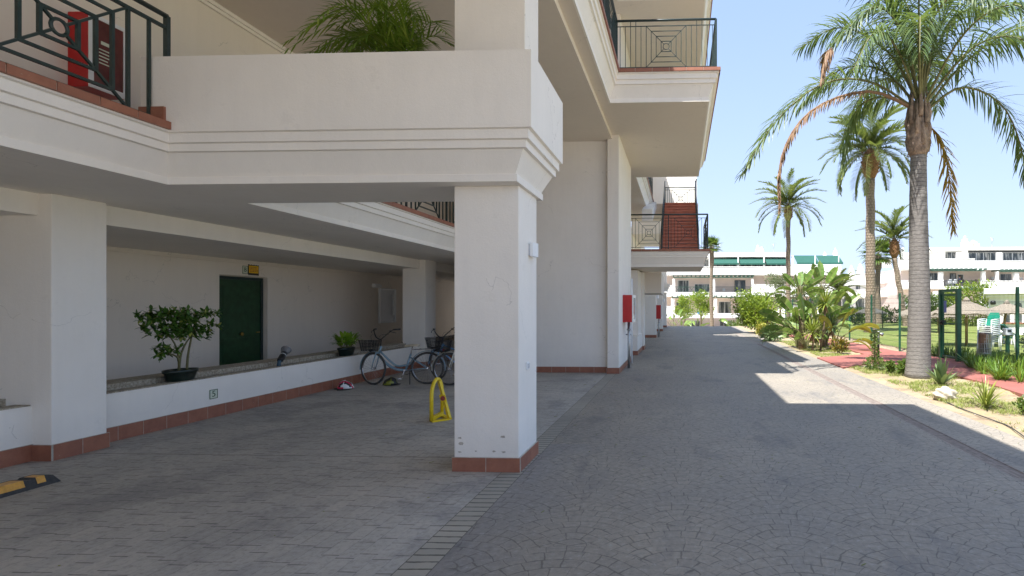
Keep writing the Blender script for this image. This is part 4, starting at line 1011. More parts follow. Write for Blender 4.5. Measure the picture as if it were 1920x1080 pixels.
spiky(1523, 622, 660, 20.2, .62, 80, 'low bright spiky rosette in front of the banana stems', M['yucca'], 4)
spiky(1560, 612, 658, 20.7, .60, 60, 'spiky rosette behind the thin bare stem', M['agave'], 6)
spiky(1725, 548, 612, 42, 1.3, 90, 'large spiky yucca left of the green gate beyond the lawn', M['agave'], 14, name='yucca', stemr=.12)
bushy('flowering_shrub', M['redleaf'], (PG(1575,663).x, PG(1575,663).y, .30), (.32, .32, .34), 700, .09, 'small red and green shrub at the corner of the red path', seed=4)
b = PG(1415, 622); bushy('shrub', M['bush'], (4.75, 33, 1.25), (1.65, 1.5, 1.4), 12000, .14, 'big round yellow green shrub at the far end of the garden bed', seed=8, clumps=9, stems=9)
bushy('shrub', M['hedge'], (7.0, 34, .55), (.9, .8, .6), 2200, .15, 'dark low shrub behind the big round shrub', seed=9)
bushy('agave', M['agave'], (PG(1450,640).x, PG(1450,640).y, .28), (.5, .5, .33), 420, .32, 'grey green spiky ground plants before the round shrub', seed=10, aspect=.18, stems=2, stemmat='stem')
bushy('shrub', M['banana_y'], (PG(1432,632).x, PG(1432,632).y, .35), (.4, .4, .4), 500, .16, 'yellow leaved bush at the edge of the round shrub', seed=11)
# small trees behind
def tree(x, y, zb, H, rad, mat, label, seed, n=2600, size=.2, trunk=.09, name='tree', group=None):
    rg = random.Random(seed); t = empty(name, (x, y, zb), label, 'tree', group)
    b = Vector((x, y, zb-.1)); c = Vector((x, y, zb+H-rad[2])); m = MB()
    m.tube([b, b.lerp(c, .5)+Vector((.05, 0, 0)), c], [trunk*1.3, trunk, trunk*.6], 8)
    for i in range(6):
        a = i*1.05+rg.uniform(-.3, .3); e = c+Vector((math.cos(a)*rad[0]*.7, math.sin(a)*rad[1]*.7, rg.uniform(-.2, .6)*rad[2])); s = b.lerp(c, rg.uniform(.5, .9)); m.tube([s, s.lerp(e, .5)+Vector((0, 0, .15)), e], [trunk*.55, trunk*.35, trunk*.12], 5)
    m.build('trunk', M['bark'], t); m = MB()
    for i in range(11):
        a = rg.uniform(0, 6.28); rr = rg.uniform(.3, .75); cc = c+Vector((math.cos(a)*rad[0]*rr, math.sin(a)*rad[1]*rr, rg.uniform(-.6, .75)*rad[2]))
        leafcloud(m, cc, [q*rg.uniform(.28, .45) for q in rad], n//11, size, 0, rg, .25)
    m.build('crown', mat, t); return t
tree(*(atp(1462, 560, 50).x, 50), -.8, 5.2, (1.6, 1.5, 1.7), M['olivel'], 'small grey green tree just left of the slender date palm', 21, 2600, .17)
tree(*(atp(1520, 560, 52).x, 52), -.8, 5.6, (2.0, 1.5, 1.9), M['olivel'], 'grey green tree behind the tall paddle leaved plants', 22, 2600, .17)
tree(*(atp(1283, 600, 60).x, 60), -1.5, 4.4, (1.2, 1.2, 1.5), M['bush'], 'leafy bush tree at the left end of the driveway end', 23, 2200, .2)
tree(*(atp(1314, 600, 58).x, 58), -1.5, 4.6, (1.6, 1.3, 1.4), M['bush'], 'sparse light green tree left of the driveway fan palm', 24, 2400, .2)
bushy('shrub', M['hedge'], (atp(1383, 600, 58).x, 58, -.7), (1.5, 1.2, .8), 1500, .2, 'low green shrub below the far balconies', seed=25, zmin=-1.5)
def cane(px, Y, zb, h, label, seed, n=7):
    rg = random.Random(seed); b = PY(px, 600, Y); t = empty('banana_plant', (b.x, Y, zb), label, 'plant'); m = MB(); c0 = Vector((b.x, Y, zb))
    for i in range(n):
        a = i*2.4; d = Vector((math.cos(a)*.35*h, math.sin(a)*.35*h, h*rg.uniform(.4, .7))); paddle(m, c0, [c0, c0+d*.5+Vector((0, 0, .1)), c0+d], h*.45, h*.14, 0, 1, rg, .02, .1, rg.uniform(-1.2, 1.2), rg.uniform(.4, 1.4))
    m.build('leaf', [M['banana'], M['stem']], t); return t
cane(1262, 47, -.4, 1.9, 'leafy plant beside the last pillar of the building', 31); cane(1306, 50, -.9, 1.6, 'small banana plant left of the driveway fan palm', 32); cane(1379, 52, -1.2, 2.6, 'single upright banana plant right of the driveway fan palm', 33, 4)
cane(1276, 49, -.9, 1.7, 'second leafy plant near the last pillar', 34)
# ================================================================== GARDEN BED DETAILS
c = PG(1770, 748); rg = random.Random(5); m = MB(); m.local = True
vs = []; fs = []; nu, nv = 40, 24
for j in range(nv):
    for i in range(nu):
        a = 2*math.pi*i/nu; p_ = math.pi*(j/(nv-1)-.5)
        q = Vector((math.cos(a)*math.cos(p_), math.sin(a)*math.cos(p_), math.sin(p_)))
        k = 1+.14*math.sin(q.x*4+1)*math.sin(q.y*5)+.10*math.sin(q.z*7+q.x*6)+.05*math.sin(q.x*17+q.y*13)*math.sin(q.z*15)+rg.uniform(-.02, .02)*(0 < j < nv-1)+.04*math.sin(q.x*29+q.z*23)*math.sin(q.y*31)
        vs.append((q.x*.185*k, q.y*.14*k, .085+q.z*.125*k))
for j in range(nv-1):
    for i in range(nu): fs.append((j*nu+i, j*nu+(i+1) % nu, (j+1)*nu+(i+1) % nu, (j+1)*nu+i))
m.add(vs, fs, 0, True); o = m.build('rock', M['rock'], None); o.location = (c.x, c.y, -.01); tag(o, 'pale rough limestone rock lying in the garden bed', 'rock')
def rosette(name, px, py, label, mat, n, L, w, seed, spread=1.0, droop=.12, zl=.9, cat='plant', segs=5):
    b = PG(px, py); rg = random.Random(seed); t = empty(name, b, label, cat); m = MB(); m.local = True
    strapplant(m, (0, 0, 0), n, L, w, 0, rg, spread, droop, zl, segs); o = m.build('leaf', mat, None); o.parent = t
    m = MB(); m.local = True; m.tube([(0, 0, -.03), (0, 0, .06)], [.04, .03], 8); o = m.build('stem', M['stem'], None); o.parent = t; return t
rosette('agave', 1765, 722, 'blue green agave at the foot of the grey palm', M['agave'], 30, .58, .095, 3, 1.1, .08)
rosette('yucca_plant', 1848, 764, 'yellow green narrow leaved yucca in front of the red path', M['yucca'], 60, .52, .028, 4, 1.25, .22)
def leafy(px, py, r, h, n, mat, label, seed, name='shrub', size=.06):
    b = PG(px, py); return bushy(name, mat, (b.x, b.y, h*.5), (r, r, h*.5), n, size, label, seed=seed, clumps=4, stems=4)
leafy(1697, 705, .20, .42, 650, M['hedge'], 'small leafy shrub just left of the grey palm trunk', 41, size=.09)
leafy(1671, 700, .13, .30, 380, M['hedge'], 'smaller shrub between the ivy column and the palm shrub', 42, size=.08)
leafy(1921, 775, .14, .28, 300, M['hedge'], 'small shrub at the right edge of the garden bed', 43, size=.07)
# ivy covered post with a small lamp
b = PG(1640, 694); t = empty('ivy_column', b, 'ivy climbing a short post beside the red path', 'shrub'); m = MB(); rg = random.Random(44)
leafcloud(m, b+Vector((0, 0, .16)), (.26, .22, .2), 700, .06, 0, rg, .3, zmin=.0)
for k in range(8): leafcloud(m, b+Vector((.03*math.sin(k*1.9), 0, .36+k*.085)), (.10-.004*k, .09, .07), 85, .05, 0, rg, .2)
m.build('foliage', M['hedge'], t); MB().tube([b+Vector((0, 0, -.02)), b+Vector((0, 0, .95))], .02, 7).build('stem', M['bark'], t)
b = PG(1647, 672); t = empty('garden_lamp', b, 'short black garden lamp post behind the ivy column', 'lamp')
MB().tube([b, b+Vector((0, 0, .80))], .035, 8).build('post', M['black'], t); MB().tube([b+Vector((0, 0, .80)), b+Vector((0, 0, .84))], .05, 8).tube([b+Vector((.02, -.02, .77)), b+Vector((.13, -.05, .74))], [.03, .06], 8).build('lamp_head', M['steel'], t)
b = PG(1700, 655); b = Vector((8.6, 20.2, 0)); tag(MB().tube([b, b+Vector((0, 0, .40)), b+Vector((0, 0, .44))], [.07, .07, .05], 10).build('bollard_lamp', M['black']), 'low dark bollard light on the lawn behind the fence', 'lamp')
# black irrigation hose
m = MB(); P = [PG(*q, .012) for q in ((1770, 752), (1800, 765), (1835, 778), (1868, 790), (1893, 800), (1925, 822), (1960, 850))]
m.tube(bez(P, 30), .008, 6); tag(m.build('irrigation_hose', M['rubber']), 'black irrigation hose lying on the dry soil', 'hose')
m = MB(); P = [PG(*q, .012) for q in ((1790, 745), (1830, 748), (1880, 765), (1930, 780))]
m.tube(bez(P, 24), .007, 6); tag(m.build('irrigation_hose', M['rubber']), 'second thin black hose behind the yucca', 'hose')
# dry grass tufts and ground cover
def inside(p, poly):
    x, y = p; c_ = False; n = len(poly)
    for i in range(n):
        x1, y1 = poly[i]; x2, y2 = poly[i-1]
        if (y1 > y) != (y2 > y) and x < (x2-x1)*(y-y1)/(y2-y1)+x1: c_ = not c_
    return c_
m = MB(); rg = random.Random(77); k = 0
while k < 5200:
    y = 6+rg.random()**1.2*20; x = rg.uniform(4.45, 8.2)
    g = fbm(x*.7+3, y*.6)
    if inside((x, y), pl) or g < -.25+.5*rg.random() or (x > 7.6 and y > 12): continue
    for q in range(6): 
        a = rg.uniform(0, 6.28); strip(m, Vector((x+rg.uniform(-.04, .04), y+rg.uniform(-.04, .04), -.005)), Vector((math.cos(a)*.7, math.sin(a)*.7, .8)), rg.uniform(.03, .11), .008, .2, 0, 3)
    k += 1
tag(m.build('dry_grass', M['drygrass']), 'sparse dry grass growing in the sandy bed', 'grass', kind='stuff')
m = MB()
for i in range(420):
    x = rg.uniform(4.22, 7.5); y = rg.uniform(6, 18)
    if inside((x, y), pl): continue
    s = rg.uniform(.004, .013); m.obox((x, y, .0+s*.3), (s, 0, 0), (s*.3, s*.8, 0), (0, 0, s*.6))
tag(m.build('gravel', M['grout']), 'scattered pale pebbles on the dry soil', 'pebbles', kind='stuff')
m = MB(); rg = random.Random(12)
for i in range(240):
    x = rg.uniform(-4, 4.1); y = rg.uniform(2.6, 22); s = rg.uniform(.003, .008); a = rg.uniform(0, 3.1)
    if rg.random() < .35: m.obox((x, y, .003), (math.cos(a)*s*4, math.sin(a)*s*4, 0), (-math.sin(a)*.002, math.cos(a)*.002, 0), (0, 0, .0015))
    else: m.obox((x, y, .002), (s, 0, 0), (0, s*.6, 0), (0, 0, .0015))
tag(m.build('leaf_litter', M['drygrass']), 'tiny dry leaf bits scattered over the paving', 'litter', kind='stuff')
# strap leaved plants along the fence (one thing per clump)
SP_ = [(8.0,18.9,.5),(8.3,18.2,.45),(8.35,17.2,.5),(8.3,16.4,.5),(8.1,15.6,.45),(8.5,15.4,.5),(7.75,14.6,.5),(8.2,14.6,.55),(7.5,13.9,.5),(7.95,13.7,.55),(7.75,13.0,.55),(8.3,13.1,.5),(7.6,12.4,.5),(8.1,12.3,.5),(8.6,14.0,.5),(8.2,19.8,.45),(7.35,13.3,.4),(7.1,12.2,.4)]
ORD = ['first','second','third','fourth','fifth','sixth','seventh','eighth','ninth','tenth','eleventh','twelfth','thirteenth','fourteenth','fifteenth']
SL = {}; fa = sorted([p for p in SP_ if p[1] > 16.9], key=lambda p: p[1]); ne = sorted([p for p in SP_ if p[1] <= 16.9], key=lambda p: -p[1])
for q_, p in enumerate(fa): SL[p[:2]] = ORD[q_]+' strap leaf clump beyond the gate, counted from the gate away'
for q_, p in enumerate(ne): SL[p[:2]] = ORD[q_]+' strap leaf clump right of the gate, counted from the gate towards the camera'
rg = random.Random(60); i = 0
for (x, y, r) in SP_:
    t = empty('strap_leaf_clump', (x, y, 0), SL[(x, y)], 'plant', 'strap leaf clumps along the fence')
    m = MB(); m.local = True
    for q in range(5): strapplant(m, (rg.uniform(-r, r)*.7, rg.uniform(-r, r)*.7, 0), 32, .56*rg.uniform(.7, 1.1), .026, 0, rg, 1.1, .30, .9, 4)
    o = m.build('leaf', M['strap'], None); o.parent = t; i += 1
leafy(1842, 683, .25, .25, 500, M['bush'], 'bright ground cover plant at the foot of the litter bin', 63, size=.06); leafy(1890, 683, .35, .32, 800, M['hedge'], 'leafy shrub between the strap leaves and the path edge', 64, size=.07); leafy(1918, 705, .3, .25, 600, M['bush'], 'pale ground cover spilling over the red path edge at the right', 65, size=.06)
leafy(1868, 678, .3, .3, 700, M['hedge'], 'low rounded shrub at the path edge near the litter bin', 61, size=.07); leafy(1905, 690, .35, .35, 800, M['bush'], 'light green ground shrub at the right edge of the red path', 62, size=.08)
# hedges beyond the lawn
for i, (px0_, px1_, Y, h, mt, lb) in enumerate([(1565, 1625, 48, 1.6, 'hedge', 'loose green hedge plants behind the lawn left of the thick date palm'), (1655, 1700, 52, 1.5, 'hedge', 'low clipped hedge below the curved white building'), (1735, 1765, 50, 2.6, 'hedge', 'dark hedge behind the lawn left of the gate'), (1765, 1800, 47, 3.1, 'bush', 'tall hedge seen through the gate'), (1800, 1862, 44, 3.4, 'bush', 'tall leafy hedge between the gate and the pool house'), (1690, 1737, 50, 2.2, 'hedge', 'hedge just left of the grey palm trunk behind the lawn'), (1600, 1660, 56, 1.3, 'bush', 'low pale hedge at the far end of the lawn')]):
    a = PY(px0_, 600, Y).x; b_ = PY(px1_, 600, Y).x; rg = random.Random(70+i); t = empty('hedge', ((a+b_)/2, Y, 0), lb, 'hedge'); m = MB(); nc = max(3, int((b_-a)/.55))
    for k in range(nc):
        xc = a+(b_-a)*(k+.5)/nc
        for zc_ in ([.25, .7] if h > 2 else [.45]): leafcloud(m, (xc, Y+rg.uniform(-.2, .2), h*zc_+rg.uniform(-.12, .12)), (.55, .6, h*(.32 if h > 2 else .5)), 420, .20, 0, rg, .35, zmin=.03)
    m.build('foliage', M[mt], t)
    m = MB()
    for k in range(nc): xc = a+(b_-a)*(k+.5)/nc; m.tube([(xc, Y, -.05), (xc, Y, h*.6)], [.04, .015], 6)
    m.build('stem', M['bark'], t)
b = PY(1895, 640, 15.0); bushy('shrub', M['olivel'], (9.6, 15.6, .55), (.5, .5, .5), 700, .09, 'pale flowering shrub behind the fence near the pool house', seed=81)
# potted plants on the ledge
def pot(name, c, a, b_, h, label, cat='potted plant'):
    t = empty(name, c, label, cat); m = MB(); m.local = True
    m.lathe([(.74, 0), (.80, .02), (.93, h*.72), (1.0, h*.74), (1.02, h), (.94, h), (.9, h*.9)], (0, 0, 0), 26, 0, a, b_); o = m.build('pot', M['potblack'], None); o.parent = t
    for k in range(len(m.v)): pass
    m = MB(); m.local = True; m.lathe([(.9, h*.84), (.5, h*.9)], (0, 0, 0), 20, 0, a, b_); o = m.build('soil', M['potsoil'], None); o.parent = t
    return t
c = Vector((-6.99, 7.45, .594)); c = PXw(341, 716, -7.0); c.z = .594; c.x = -7.02
t = pot('potted_schefflera', c, .15, .24, .155, 'potted umbrella plant with two leafy crowns in a wide dark pot on the low wall')
rg = random.Random(90); H0 = .12
def V(a, b, z): return Vector((a, b, z))
br = [[V(0,-.02,H0), V(.0,-.03,.32), V(-.02,-.06,.50), V(-.03,-.20,.72)], [V(0,-.03,H0), V(.02,-.03,.3), V(0,.03,.42), V(0,.12,.56), V(0,.27,.70)], [V(0,.10,H0), V(0,.12,.35), V(.02,.16,.62), V(0,.22,.78)], [V(0,-.02,.25), V(.04,-.10,.34), V(.05,-.24,.40)]]
m = MB(); m.local = True
for P in br: m.tube(bez(P, 8), [.017, .016, .015, .013, .012, .010, .008, .006], 7)
o = m.build('stem', M['stem'], None); o.parent = t; m = MB(); m.local = True
def umbrella(m, p, n, L):
    d0 = Vector((rg.uniform(-.6, .9), rg.uniform(-.8, .8), rg.uniform(.0, 1))).normalized(); s0 = d0.orthogonal().normalized(); u0 = d0.cross(s0)
    for k in range(n):
        a = 2*math.pi*k/n+rg.uniform(-.15, .15); dd = (s0*math.cos(a)+u0*math.sin(a))*.9+d0*.35; strip(m, p, dd, L*rg.uniform(.8, 1.15), L*.42, .16, 0, 4)
for cc, rad, n in ((V(0,-.27,.80), (.20,.23,.17), 62), (V(0,-.12,.88), (.16,.18,.12), 30), (V(0,.27,.82), (.2,.23,.16), 64), (V(0,.2,.66), (.16,.17,.1), 18), (V(.04,-.24,.42), (.12,.16,.09), 20), (V(.02,-.1,.66), (.12,.15,.08), 14)):
    for k in range(n): umbrella(m, cc+Vector((rg.uniform(-1,1)*rad[0], rg.uniform(-1,1)*rad[1], rg.uniform(-1,1)*rad[2])), 7, rg.uniform(.075, .105))
o = m.build('foliage', M['potleaf'], None); o.parent = t
c = PXw(651, 668, -6.98); c.z = .594; c.x = -7.0
t = pot('potted_lily', c, .13, .24, .17, 'low potted plant with glossy bright green leaves beside the bicycle'); rg = random.Random(91); m = MB(); m.local = True
for k in range(64):
    a = rg.uniform(0, 6.28); s = rg.uniform(.15, .9); d = Vector((math.cos(a)*s, math.sin(a)*s, 1)).normalized(); p = Vector((math.cos(a)*.06, math.sin(a)*.1, .13)); e = p+d*rg.uniform(.06, .24)
    m.tube([p, e], .003, 4, 1, cap=False); strip(m, e, d, rg.uniform(.17, .27), .075, .38, 0, 5)
o = m.build('foliage', [M['lily'], M['stem']], None); o.parent = t
# areca palm in the big planter
rg = random.Random(95); c = PY(745, 95, 5.8); c = Vector((c.x, 5.75, 3.8)); t = empty('areca_palm', c, 'feathery palm growing out of the long white planter box', 'plant'); m = MB(); m.local = True
for k in range(46):
    a = rg.uniform(0, 6.28); lean = rg.uniform(.12, 1.35); L = rg.uniform(.8, 1.6)
    if math.cos(a)*lean*L*.78 > .62: a = math.pi-a
    dh = Vector((math.cos(a), math.sin(a)*.6, 0)); b0 = Vector((rg.uniform(-.16, .16), rg.uniform(-.1, .1), 0))
    P = [b0, b0+dh*.10*lean+UP*L*.4, b0+dh*.38*lean*L+UP*L*(.75-.2*lean), b0+dh*.78*lean*L+UP*L*(.85-.55*lean)]
    frond(m, P, 24, .27, .017, .16, .75, 0, 1, .007, .3, .15, .3, rg)
o = m.build('leaf', [M['areca'], M['lily']], None); o.parent = t
m = MB(); m.local = True
for a0 in ((-.5, .3, .12), (.45, .25, .1)): frond(m, [(a0[0]*.5, 0, .1), (a0[0]*.8, 0, .34), (a0[0]*1.15, 0, .30)], 12, .16, .013, .2, .6, 0, 0, .004, .1, 0, .3, rg)
o = m.build('dead_leaf', M['dead'], None); o.parent = t
# ================================================================== FENCE AND GATE
FX = 7.95
def ypos(px, X_=FX): return PXw(px, 600, X_).y
fy = [ypos(p) for p in (1593, 1634, 1687)]
gl = PG(1765, 673); gr_ = PG(1797, 682); gY1 = ypos(1765); gY0 = ypos(1797)
t = empty('mesh_fence', (FX, 25, 0), 'long green welded mesh fence with green posts between the red path and the lawn', 'fence')
ys = [gY0-.12, 13.6, 11.1, 8.6]; left = [gY1+.12]+[fy[2], fy[1], fy[0]]+[fy[0]+2.7*k for k in range(1, 7)]
def panel(a, b):
    m = MB(); y = a+.03
    w_ = .0038
    while y < b-.02:
        m.add([(FX, y-w_/2, .08), (FX, y+w_/2, .08), (FX, y+w_/2, 2.02), (FX, y-w_/2, 2.02), (FX+.004, y, .08), (FX+.004, y, 2.02)], [(0,1,2,3), (0,4,5,3), (1,2,5,4)]); y += .055
    for z in [.1+.2*k for k in range(10)]: m.box((FX-.003, a, z), (FX+.003, b, z+.006))
    for z in (.5, 1.1, 1.7):
        m.add([(FX, a, z), (FX, b, z), (FX-.03, b, z+.04), (FX-.03, a, z+.04)], []) if False else m.box((FX-.028, a, z+.03), (FX-.022, b, z+.036))
    m.build('mesh_panel', M['wiregreen'], t)
segs_ = list(zip(ys[1:], ys[:-1]))+list(zip(left[:-1], left[1:]))
for a, b in segs_: panel(a, b)
for y in ys[1:]+left[1:]: MB().box((FX-.03, y-.03, -.02), (FX+.03, y+.03, 2.08)).build('post', M['fence_green'], t)
t = empty('gate', (FX, (gY0+gY1)/2, 0), 'green metal mesh gate with a lock and a blue sign in the fence', 'gate')
H_ = 2.12
for y in (gY0, gY1): MB().box((FX-.06, y-.06, -.02), (FX+.06, y+.06, H_)).build('post', M['fence_green'], t)
MB().box((FX-.05, gY0+.06, H_-.08), (FX+.05, gY1-.06, H_)).build('lintel', M['fence_green'], t)
a, b = gY0+.08, gY1-.08
m = MB().box((FX-.025, a, .08), (FX+.025, a+.06, 1.98)).box((FX-.025, b-.06, .08), (FX+.025, b, 1.98)).box((FX-.025, a+.06, .08), (FX+.025, b-.06, .14)).box((FX-.025, a+.06, 1.92), (FX+.025, b-.06, 1.98)).box((FX-.02, a+.06, 1.08), (FX+.02, b-.06, 1.12))
lf = m.build('gate_leaf', M['fence_green'], t)
m = MB(); y = a+.09
while y < b-.07: m.box((FX-.002, y-.002, .14), (FX+.002, y+.002, 1.92)); y += .055
for k in range(9): m.box((FX-.0025, a+.06, .24+.19*k), (FX+.0025, b-.06, .246+.19*k))
m.build('mesh', M['wiregreen'], lf)
m = MB().box((FX-.06, b-.10, 1.05), (FX+.06, b+.04, 1.20)).tube([(FX-.10, b-.03, 1.13), (FX-.05, b-.03, 1.13)], .035, 10); m.build('lock', M['black'], lf)
MB().box((FX-.036, b-.32, 1.42), (FX-.028, b-.16, 1.78)).build('sign_panel', M['blue_sign'], lf)
# litter bin
b = PG(1830, 690); t = empty('litter_bin', b, 'tilted steel litter basket in a tubular frame beside the gate', 'litter bin')
p0 = PY(1829, 690, b.y); tl = Vector((.06, 0, 1)).normalized()
o0 = Vector((b.x, b.y, 0)); sx = Vector((1, 0, -.06)).normalized()
def fr(u, z): return o0+sx*u+tl*z
m = MB().tube([fr(0, -.02), fr(0, 1.0)], .016, 8).tube([fr(.0, .36), fr(.36, .36), fr(.36, .95)], .012, 8); m.build('frame', M['steel'], t)
MB().tube([fr(0, -.02), fr(0, .26)], [.045, .035], 8).build('base_sleeve', M['rubber'], t)
m = MB(); cc = fr(.19, .40); n = 24
for i in range(n):
    a = 2*math.pi*i/n; q = Vector((math.cos(a)*.15, math.sin(a)*.15, 0)); m.bar(cc+q, cc+q+tl*.52, .016, .003, up=(math.cos(a), math.sin(a), 0))
for z in (0, .13, .26, .39, .52): m.tube([cc+tl*z+Vector((math.cos(2*math.pi*i/n)*.154, math.sin(2*math.pi*i/n)*.154, 0)) for i in range(n)], .006, 5, closed=True)
m.lathe([(.145, 0), (.148, .02)], cc, 20); m.build('basket', M['steel'], t)
m = MB().lathe([(.12, .02), (.143, .30), (.147, .50), (.152, .535), (.135, .52)], cc, 20); m.build('liner', simple('brown_steel_panel', (.22, .15, .12), .3, .6, var=.5, scale=4), t)
# white meter box on a green post
b = PY(1889, 640, 16.6); t = empty('post_box', (b.x, 16.6, 0), 'small white box on a green post behind the fence', 'post box')
MB().box((b.x-.04, 16.56, 0), (b.x+.04, 16.64, .78)).build('post', M['fence_green'], t); MB().box((b.x-.09, 16.5, .78), (b.x+.09, 16.7, .98)).build('box', M['white_pl'], t, .015)
MB().box((b.x-.05, 16.49, .88), (b.x+.05, 16.50, .94)).build('slot', M['dark'], t)
# ================================================================== THATCHED PARASOLS
def thatch(px, py_apex, Y, r, label, seed, mt='thatch', zb=0, lean=0.0, slope=.42):
    rg = random.Random(seed); a = PY(px, py_apex, Y); t = empty('parasol', (a.x, Y, zb), label, 'parasol', 'thatched parasols on the lawn')
    zt = a.z; m = MB(); n = 44; rings = 7; vs = []; fs = []
    for j in range(rings+1):
        u = j/rings
        for i in range(n):
            an = 2*math.pi*i/n; rr = r*(.06+.94*u)*(1+(rg.uniform(-.035, .035) if j else 0)); z = zt-r*slope*u**.9+rg.uniform(-.015, .015)+(rg.uniform(-.04, 0) if j == rings else 0)
            vs.append((a.x+rr*math.cos(an), Y+rr*math.sin(an), z))
    for j in range(rings):
        for i in range(n): fs.append((j*n+i, (j+1)*n+i, (j+1)*n+(i+1) % n, j*n+(i+1) % n))
    k = len(vs)
    for i in range(n):
        an = 2*math.pi*i/n; vs.append((a.x+r*.9*math.cos(an), Y+r*.9*math.sin(an), zt-r*slope-.08))
    for i in range(n): fs.append((rings*n+i, k+i, k+(i+1) % n, rings*n+(i+1) % n))
    vs.append((a.x, Y, zt-.12)); fs += [(k+i, k+n, k+(i+1) % n) for i in range(n)]
    m.add(vs, fs, 0, False)
    for i in range(260):
        an = rg.uniform(0, 6.28); m.bar((a.x+r*.93*math.cos(an), Y+r*.93*math.sin(an), zt-r*slope*.97), (a.x+r*1.04*math.cos(an), Y+r*1.04*math.sin(an), zt-r*slope-rg.uniform(.05, .14)), .012, .006)
    m.lathe([(r*.13, -.04), (r*.09, .05), (r*.03, .13)], (a.x, Y, zt), 12); m.build('canopy', M[mt], t)
    MB().tube([(a.x-lean, Y, zb-.05), (a.x, Y, zt-.05)], .055, 9).build('pole', M['woodpole'], t)
thatch(1812, 563, 23, 1.22, 'thatched parasol seen just right of the gate', 1); thatch(1888, 568, 25, 1.05, 'thatched parasol before the pool house with a slanting pole', 2, lean=.25, slope=.38)
thatch(1632, 574, 44, 1.15, 'dark thatched parasol behind the thick date palm', 3, 'thatch2'); thatch(1704, 579, 30, .75, 'thatched parasol half hidden by the big grey palm', 4); thatch(1760, 580, 34, 1.0, 'thatched parasol further back seen through the gate', 5)
b = PY(1655, 600, 40); tag(MB().tube([(b.x, 40, 0), (b.x, 40, 1.55)], .03, 7).build('iron_post', M['black']), 'thin dark post standing by the dark parasol', 'post')
# ================================================================== PLASTIC CHAIRS, TABLE, LOUNGER
def chair(mat_f, mat_b, label, group=None, cat='chair'):
    t = empty('garden_chair', (0,0,0), label, cat, group)
    m = MB()
    for i in range(7):
        z0 = .40-.02*math.sin(i/6*math.pi); m.box((-.21, -.22+i*.063, z0), (.21, -.22+i*.063+.058, z0+.018))
    m.build('seat', mat_f, t); m = MB(); n = 8
    for j in range(n):
        z = .44+j*.055; w = .21*math.sqrt(max(.2, 1-(max(0, j-4)/4.6)**2)); y = .21+j*.018; m.box((-w, y, z), (w, y+.02, z+.05))
    m.build('backrest', mat_b, t)
    for s in (-1, 1):
        MB().tube([(s*.23, -.22, 0), (s*.22, -.20, .42), (s*.235, -.20, .62)], .02, 6).build('leg', mat_f, t); MB().tube([(s*.23, .27, 0), (s*.22, .22, .42), (s*.23, .26, .66)], .02, 6).build('leg', mat_f, t)
        MB().tube([(s*.235, -.22, .62), (s*.245, -.05, .645), (s*.235, .26, .66)], .022, 6).build('armrest', mat_f, t)
    return t
b = PY(1853, 640, 19.5); proto = chair(M['white_pl'], M['teal_mint'], 'lowest chair of the white and green plastic stack behind the litter bin', 'stacked white and green garden chairs')
for i in range(9):
    o = proto if i == 0 else copy_tree(proto)
    o.location = (b.x, 19.5, .02+i*.062); o.rotation_euler = (0, 0, R(-60))
    o['label'] = ['lowest', 'second lowest', 'third', 'fourth', 'middle', 'sixth', 'seventh', 'second highest', 'topmost'][i]+' chair of the white and green plastic stack behind the litter bin'
b = PY(1882, 640, 20.3); t = empty('garden_table', (b.x, 20.3, 0), 'white plastic garden table beside the chair stack', 'table')
MB().box((b.x-.28, 20.0, .69), (b.x+.28, 20.6, .72)).build('tabletop', M['white_pl'], t, .01)
for s in (-1, 1):
    for q in (-1, 1): MB().tube([(b.x+s*.24, 20.3+q*.25, 0), (b.x+s*.21, 20.3+q*.22, .69)], [.022, .035], 7).build('leg', M['white_pl'], t)
b = PY(1880, 630, 24); t = empty('sun_lounger', (b.x, 24, 0), 'dark green sun lounger with a raised back behind the white table', 'sun lounger')
MB().box((b.x-.9, 23.7, .28), (b.x+.3, 24.3, .34)).build('seat', M['teal_cloth'], t)
MB().add([(b.x+.3-.45, 23.7, .82), (b.x+.3-.45, 24.3, .82), (b.x+.4, 24.3, .34), (b.x+.4, 23.7, .34), (b.x+.3-.4, 23.7, .87), (b.x+.3-.4, 24.3, .87), (b.x+.45, 24.3, .36), (b.x+.45, 23.7, .36)], [(0,1,2,3), (4,7,6,5), (0,4,5,1), (1,5,6,2), (2,6,7,3), (3,7,4,0)]).build('backrest', M['teal_cloth'], t)
for s in (-.85, .2):
    for q in (23.73, 24.27): MB().box((b.x+s-.02, q-.02, 0), (b.x+s+.02, q+.02, .28)).build('leg', M['white_pl'], t)
